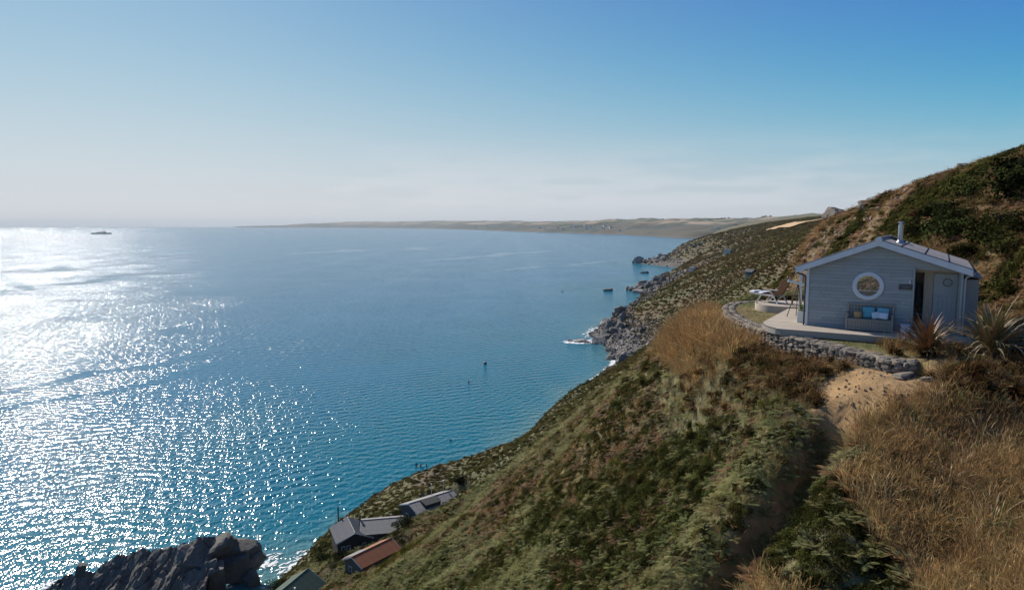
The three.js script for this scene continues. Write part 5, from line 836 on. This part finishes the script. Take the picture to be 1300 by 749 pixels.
    if (lime > 0.35 + (n2 - 0.5) * 0.8 && pick < 0.75) grow('shrub', stand(x, y, z, s, s * 0.8, rng, 0.4, nrm), tint(mixc(C.lime, C.olive, rng() * 0.7), rng, 0.35), rng);
    else if (pick < dark) grow('needle', stand(x, y - 0.05, z, 0.3 * big + rng() * 0.3, 0.32 + rng() * 0.25, rng, 0.4, nrm), tint(mixc(C.gorse, C.olive, rng() * 0.6), rng, 0.35), rng);
    else if (pick < dark + green) grow('fern', stand(x, y + 0.05 + rng() * 0.1, z, s, s, rng, 0.6, nrm), tint(mixc(C.bracken, C.greyGreen, clamp(n4 * 2.2 - 0.6 + (rng() - 0.5) * 0.9)), rng, 0.45), rng);
    else if (pick < dark + green + rust) grow('fern', stand(x, y, z, s, s * 0.9, rng, 0.5, nrm), tint(mixc(C.rustBracken, C.heather, rng()), rng, 0.4), rng);
    else if (r < 0.75) grow('shrub', stand(x, y - 0.05, z, s * 0.8, s * 0.7, rng, 0.4, nrm), tint(mixc(C.olive, C.bracken, rng()), rng, 0.4), rng);
    else { const q = 0.35 + rng() * 0.25; grow('dryGrass', stand(x, y, z, q, q, rng), tint(mixc(C.dryBrown, C.straw, rng() * 0.6), rng, 0.35), rng); }
  });
  // lawn
  scatter(9.5, 19, -19.5, -38, 0.16, (x, z) => { const t = terraceSigned(x, z); if (t > -0.55 || inCottage(x, z) || inPlatform(x, z)) return; const y = height(x, z), n = fbm(x * 1.1, z * 1.1, 4, 73), [hu, hw] = toHouse(x, z); if (hu > 2.9 + (n - 0.5) * 1.6 && hw < -1.7 || hu > 5.9) { if (rng() < 0.3) { const s = 0.25 + rng() * 0.4; grow('dryGrass', stand(x, y, z, s, s, rng, 0.5), tint(mixc(C.dryBrown, C.straw, rng() * 0.5), rng), rng); } if (rng() < 0.1) grow('shrub', stand(x, y, z, 0.2 + rng() * 0.2, 0.25 + rng() * 0.2, rng), tint(mixc(C.olive, C.rustBracken, rng()), rng), rng); return; } grow('turf', stand(x, y, z, 0.16 + rng() * 0.08, 0.05 + rng() * 0.05, rng, 0.4), tint(mixc([0.15, 0.155, 0.045], [0.27, 0.21, 0.085], sstep(0.42, 0.62, n)), rng), rng); });
  // the slope beyond, to the far points
  for (const [za, zb, cell, s0, s1] of [[-88, -190, 0.72, 0.4, 1.0], [-190, -330, 1.1, 0.6, 1.5], [-330, -640, 1.9, 0.9, 2.3], [-640, -1500, 4.2, 1.8, 4.2]]) for (let z = za; z > zb; z -= cell) {
    const sec = section(z);
    for (let x = sec.x[1]; x < sec.x[10]; x += cell) {
      const X = x + rng() * cell, Z = z - rng() * cell, y = height(X, Z); if (y < (z < -220 ? 7 : 4) || y > 90 || !inView(X, y, Z, 0.05) || inHuts(X, Z)) continue;
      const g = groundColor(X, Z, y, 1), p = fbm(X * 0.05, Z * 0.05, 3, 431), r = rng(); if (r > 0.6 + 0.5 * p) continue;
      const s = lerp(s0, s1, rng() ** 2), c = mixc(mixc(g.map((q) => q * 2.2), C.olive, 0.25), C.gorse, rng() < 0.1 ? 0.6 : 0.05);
      if (polyInside(FIELD, X, Z)) continue; grow('lump', stand(X, y - 0.1 * s, Z, s * 1.15, s * (0.4 + rng() * 0.4), rng, 0.3), tint(c, rng, 0.3), rng);
    }
  }
}
function pathX(z) { for (let i = 1; i < PATH.length; i++) { const [ax, az] = PATH[i - 1], [bx, bz] = PATH[i]; if ((z <= bz && z >= az) || (z >= az && z <= bz)) return lerp(ax, bx, (z - az) / (bz - az)); } return z > -15 ? 3 : 11; }
const STUFF = { dryGrass: ['dry_grass', 'tall golden and brown dry grass on the slope and shoulder', 'grass'], fern: ['bracken', 'grey-green and rusty bracken covering the seaward slope', 'bracken'], shrub: ['bramble_scrub', 'olive bramble and heath scrub between the bracken', 'scrub'], needle: ['gorse_scrub', 'dark green gorse in dense low cushions', 'gorse'], lump: ['hillside_scrub', 'low scrub scattered over the farther slopes', 'scrub'], turf: ['lawn_grass', 'short mown grass of the lawn inside the wall', 'grass'] };
let total = 0;
for (const [k, [name, label, cat]] of Object.entries(STUFF)) K[k].at.forEach((items, i) => { total += items.length; stuffOf(name, label, cat, K[k].geos[i], K[k].mat, items); });
console.log('plants', total, Object.entries(K).map(([k, v]) => k + ':' + v.at.map((a) => a.length)).join(' '));

// ---------------------------------------------------------------- single plants
{
  const rng = makeRng(808);
  const big = [leafMound(31, 2600, 0.042, 1.0, 0.55, 12), leafMound(32, 2600, 0.042, 0.9, 0.55, 12), leafMound(33, 2400, 0.045, 1.1, 0.55, 14)], mats = [[0.06, 0.085, 0.03], [0.085, 0.105, 0.035], [0.13, 0.14, 0.045], [0.2, 0.08, 0.055]].map((c) => new THREE.MeshPhysicalMaterial({ color: rgb(...c), roughness: 0.6, transmission: 0.15, thickness: 0, specularIntensity: 0.5, side: THREE.DoubleSide })), bark = std(0.06, 0.045, 0.035, 0.95);
  const shrub = (x, z, s, k, m, label, group, name = 'evergreen_shrub') => {
    const y = height(x, z), t = thing(name, label, 'shrub', [x, y - 0.05, z], rng() * 6, group);
    part('foliage', big[k % 3], mats[m], t).scale.set(s, s * (0.8 + rng() * 0.35), s);
    for (let i = 0; i < 4; i++) { const a = i * 1.57 + rng(); part('stem', bar([0, 0, 0], [Math.cos(a) * 0.35 * s, s * 0.62, Math.sin(a) * 0.35 * s], 0.05 * s, 6, 0.02 * s), bark, t); }
  };
  [[27.6, -46.5, 1.3, 0, 0], [29.3, -46.8, 1.7, 1, 0], [31.0, -46.5, 1.6, 2, 1], [27.4, -38, 1.6, 1, 0], [26.6, -41.5, 1.7, 0, 0], [30.0, -41.5, 2.2, 2, 0], [25.4, -36.2, 1.5, 1, 1], [28.4, -43.8, 1.6, 0, 0], [24.4, -33.6, 1.2, 2, 1], [32.2, -44, 1.8, 1, 0], [26.0, -34.2, 1.3, 0, 1]].forEach(([x, z, s, k, m]) => shrub(x, z, s, k, m, 'dark glossy evergreen shrub on the hillside behind the cottage roof', 'evergreen shrubs behind the cottage'));
  [[23.4, -38.5, 1.1, 1, 2], [24.2, -36.6, 1.0, 0, 2], [22.0, -33.2, 1.0, 2, 2], [22.8, -31.0, 0.9, 1, 2]].forEach(([x, z, s, k, m]) => shrub(x, z, s, k, m, 'yellowish green shrub close behind the cottage roof', 'paler shrubs at the back of the cottage', 'bramble_bush'));
  [[29.6, -49.5, 1.0, 1, 3], [31.4, -43.6, 0.9, 0, 3]].forEach(([x, z, s, k, m]) => shrub(x, z, s, k, m, 'reddish brown shrub among the dark evergreen ones on the hill', 'reddish shrubs on the hill', 'red_leaved_shrub'));
  [[-25.6, -89.4, 1.7, 0, 0], [-14.8, -88.6, 1.8, 1, 1], [-8.2, -104.5, 1.6, 2, 0], [-27.6, -97, 2.0, 1, 1], [-22.4, -84.2, 1.6, 0, 0], [-16.6, -100.8, 1.7, 2, 1], [-11.2, -93.4, 1.9, 0, 0], [-30.2, -84.6, 1.8, 1, 0]].forEach(([x, z, s, k, m]) => shrub(x, z, s, k, m, 'dense green shrub growing close around the beach huts', 'shrubs around the beach huts', 'hut_side_shrub'));
  shrub(10.45, -22.6, 0.42, 0, 2, 'small grey-green bush on the bare soil before the stone wall', undefined, 'wall_bush');
  shrub(9.0, -26.2, 0.55, 1, 0, 'dark rounded bush on the shoulder just below the stone wall', undefined, 'dark_bush');
  shrub(9.3, -24.4, 0.42, 2, 1, 'low olive bush between the dark bush and the bare path', undefined, 'olive_bush');
  // cordyline / flax: long strap leaves
  const strap = (seed, n, len, wide, arch) => { const q = makeRng(seed), T = new Tris(); for (let k = 0; k < n; k++) { const a = q() * 6.283, el = 0.35 + Math.pow(q(), 0.7) * 1.15, L = len * (0.55 + q() * 0.45), dir = V(Math.cos(a), 0, Math.sin(a)), side = V(-dir.z, 0, dir.x), w = wide * (0.7 + q() * 0.6), S = 6; let p = V((q() - 0.5) * 0.2, 0.02, (q() - 0.5) * 0.2), e = el, prev; const bend = arch * (0.3 + q()); for (let i = 0; i <= S; i++) { const t = i / S, ww = w * Math.sin(Math.PI * Math.min(1, 0.22 + 0.78 * t)) + 0.001, up = V(0, 0.35 * ww, 0), l = p.clone().addScaledVector(side, -ww).add(up), r = p.clone().addScaledVector(side, ww).add(up), c = p.clone(); if (prev) { T.quad(prev[0], prev[1], c, l); T.quad(prev[1], prev[2], r, c); } prev = [l, c, r]; p = p.clone().addScaledVector(dir, L / S * Math.cos(e)).add(V(0, L / S * Math.sin(e), 0)); e -= bend / S * (0.5 + t); } } return T.geo(); };
  const flax = (nm, label, x, z, kinds, dy = 0) => { const t = thing(nm, label, 'plant', [x, height(x, z) + dy, z]); for (const [seed, n, len, wide, arch, c, nmP] of kinds) part(nmP, strap(seed, n, len, wide, arch), new THREE.MeshPhysicalMaterial({ color: rgb(...c), roughness: 0.55, transmission: 0.25, thickness: 0, side: THREE.DoubleSide }), t); part('crown_base', new THREE.ConeGeometry(0.16, 0.3, 10), std(0.1, 0.07, 0.05, 1), t, [0, 0.1, 0]); return t; };
  flax('red_cordyline', 'spiky reddish brown cordyline at the end of the stone wall', 13.6, -22.0, [[41, 110, 1.6, 0.034, 0.9, [0.20, 0.085, 0.03], 'bronze_leaves'], [42, 50, 1.4, 0.036, 1.4, [0.13, 0.115, 0.035], 'green_leaves'], [43, 30, 1.1, 0.032, 2.2, [0.36, 0.25, 0.13], 'dry_leaves']]);
  flax('large_flax', 'large flax clump with pale bleached and olive strap leaves beside the porch', 15.4, -21.6, [[44, 130, 2.2, 0.042, 1.5, [0.14, 0.125, 0.05], 'green_leaves'], [45, 60, 2.05, 0.042, 2.2, [0.40, 0.30, 0.17], 'bleached_leaves'], [46, 50, 1.8, 0.042, 1.2, [0.17, 0.10, 0.045], 'brown_leaves']]);
  flax('flax_seedling', 'smaller olive flax between the large flax and the hedge', 17.0, -22.4, [[47, 60, 1.4, 0.032, 1.6, [0.12, 0.12, 0.05], 'green_leaves'], [48, 30, 1.2, 0.03, 2.0, [0.34, 0.27, 0.17], 'bleached_leaves']]);
}
{ const rng = makeRng(61), it = []; for (let k = 0; k < 520; k++) { const t = rng() * 2.6, i = Math.floor(t), [ax, az] = PATH[i], [bx, bz] = PATH[i + 1], x = lerp(ax, bx, t - i) + (rng() - 0.5) * 3, z = lerp(az, bz, t - i) + (rng() - 0.5) * 3; if (terraceSigned(x, z) < 0.35) continue; const s = 0.01 + rng() ** 5 * 0.05; it.push([new THREE.Matrix4().compose(V(x, height(x, z) + s * 0.2, z), new THREE.Quaternion().setFromEuler(new THREE.Euler(rng(), rng() * 6, rng())), V(s * 1.3, s * 0.8, s)), rng() < 0.8 ? rgb(0.34, 0.21, 0.115) : rgb(0.3, 0.24, 0.18)]); } stuffOf('path_stones', 'loose stones and clods on the bare earth path', 'stones', rockGeo(641, 1, 9, 0.05), new THREE.MeshStandardMaterial({ roughness: 1 }), it); }
// outcrops on the hill, a cabin on the farther slope, woods on the far skyline
{
  const oc = [['boulder on the skyline at the seaward end of the hill', [36.2, -77], [1.5, 1.2, 1.3], 701], ['flat-topped outcrop on the hill skyline behind the cottage', [33.6, -65.2], [1.3, 0.45, 1.0], 702], ['long low outcrop high on the hill skyline', [35.6, -58.8], [1.1, 0.35, 0.8], 703], ['low ledge of rock on the hill crest above the shrubs', [36.0, -54.6], [0.9, 0.3, 0.7], 704]];
  for (const [lb, [x, z], sc, seed] of oc) { const r = solo('hill_boulder', rockGeo(seed, 5, 13, 0.08), stoneMats[1], lb, 'boulder', 'outcrops on the hill'); r.position.set(x, height(x, z) + sc[1] * 0.2, z); r.scale.set(...sc); r.rotation.set(0.25, seed, seed % 2 ? 0.3 : -0.2); }
  const rng = makeRng(17), it = []; for (let k = 0; k < 420; k++) { const x = 27 + rng() * 6.5, z = -58 - rng() * 22, y = height(x, z), s = 0.06 + rng() ** 3 * 0.32; it.push([new THREE.Matrix4().compose(V(x, y + 0.05, z), new THREE.Quaternion().setFromEuler(new THREE.Euler(rng(), rng() * 6, rng())), V(s, s * 0.7, s)), rng() < 0.5 ? rgb(0.34, 0.24, 0.19) : rgb(0.24, 0.19, 0.16)]); }
  stuffOf('hill_scree', 'pinkish grey scree on the steep flank beside the cottage roof', 'scree', rockGeo(631, 1, 8, 0.06), new THREE.MeshStandardMaterial({ roughness: 0.95, map: rockTone }), it);
  const cab = (x, z, w, l, yaw, wm, rm, nm, label) => farHouse(x, height(x, z) + 0.3, z, w, l, 2.3, yaw, wm, rm, nm, label);
  const tealW = std(0.05, 0.10, 0.11, 0.8), dk = std(0.06, 0.065, 0.07, 0.85), pale = std(0.6, 0.58, 0.54, 0.8);
  CABINS.forEach(([x, z, w, l, yaw, m, label], i) => cab(x, z, w, l, yaw, [tealW, dk, pale][m], dk, 'hillside_cabin', label));
  const wood = [], rg = makeRng(5); for (let k = 0; k < 360; k++) { const cl = Math.floor(k / 18), t = 0.02 + 0.42 * hash2(cl, 3, 9) + (rg() - 0.5) * 0.012, d = 700 + 500 * hash2(cl, 5, 9) + rg() * 60, [x, y, z] = bayPoint(t, d), s = 6 + rg() * 7 * (1 + t * 2); wood.push([stand(x, y, z, s, s * 1.1, rg, 0.2), tint([0.035, 0.045, 0.025], rg)]); }
  stuffOf('far_woodland', 'dark clumps of trees on the hills across the bay', 'woodland', K.lump.geos[0], PM.shrub, wood);
}
renderer.render(scene, camera);
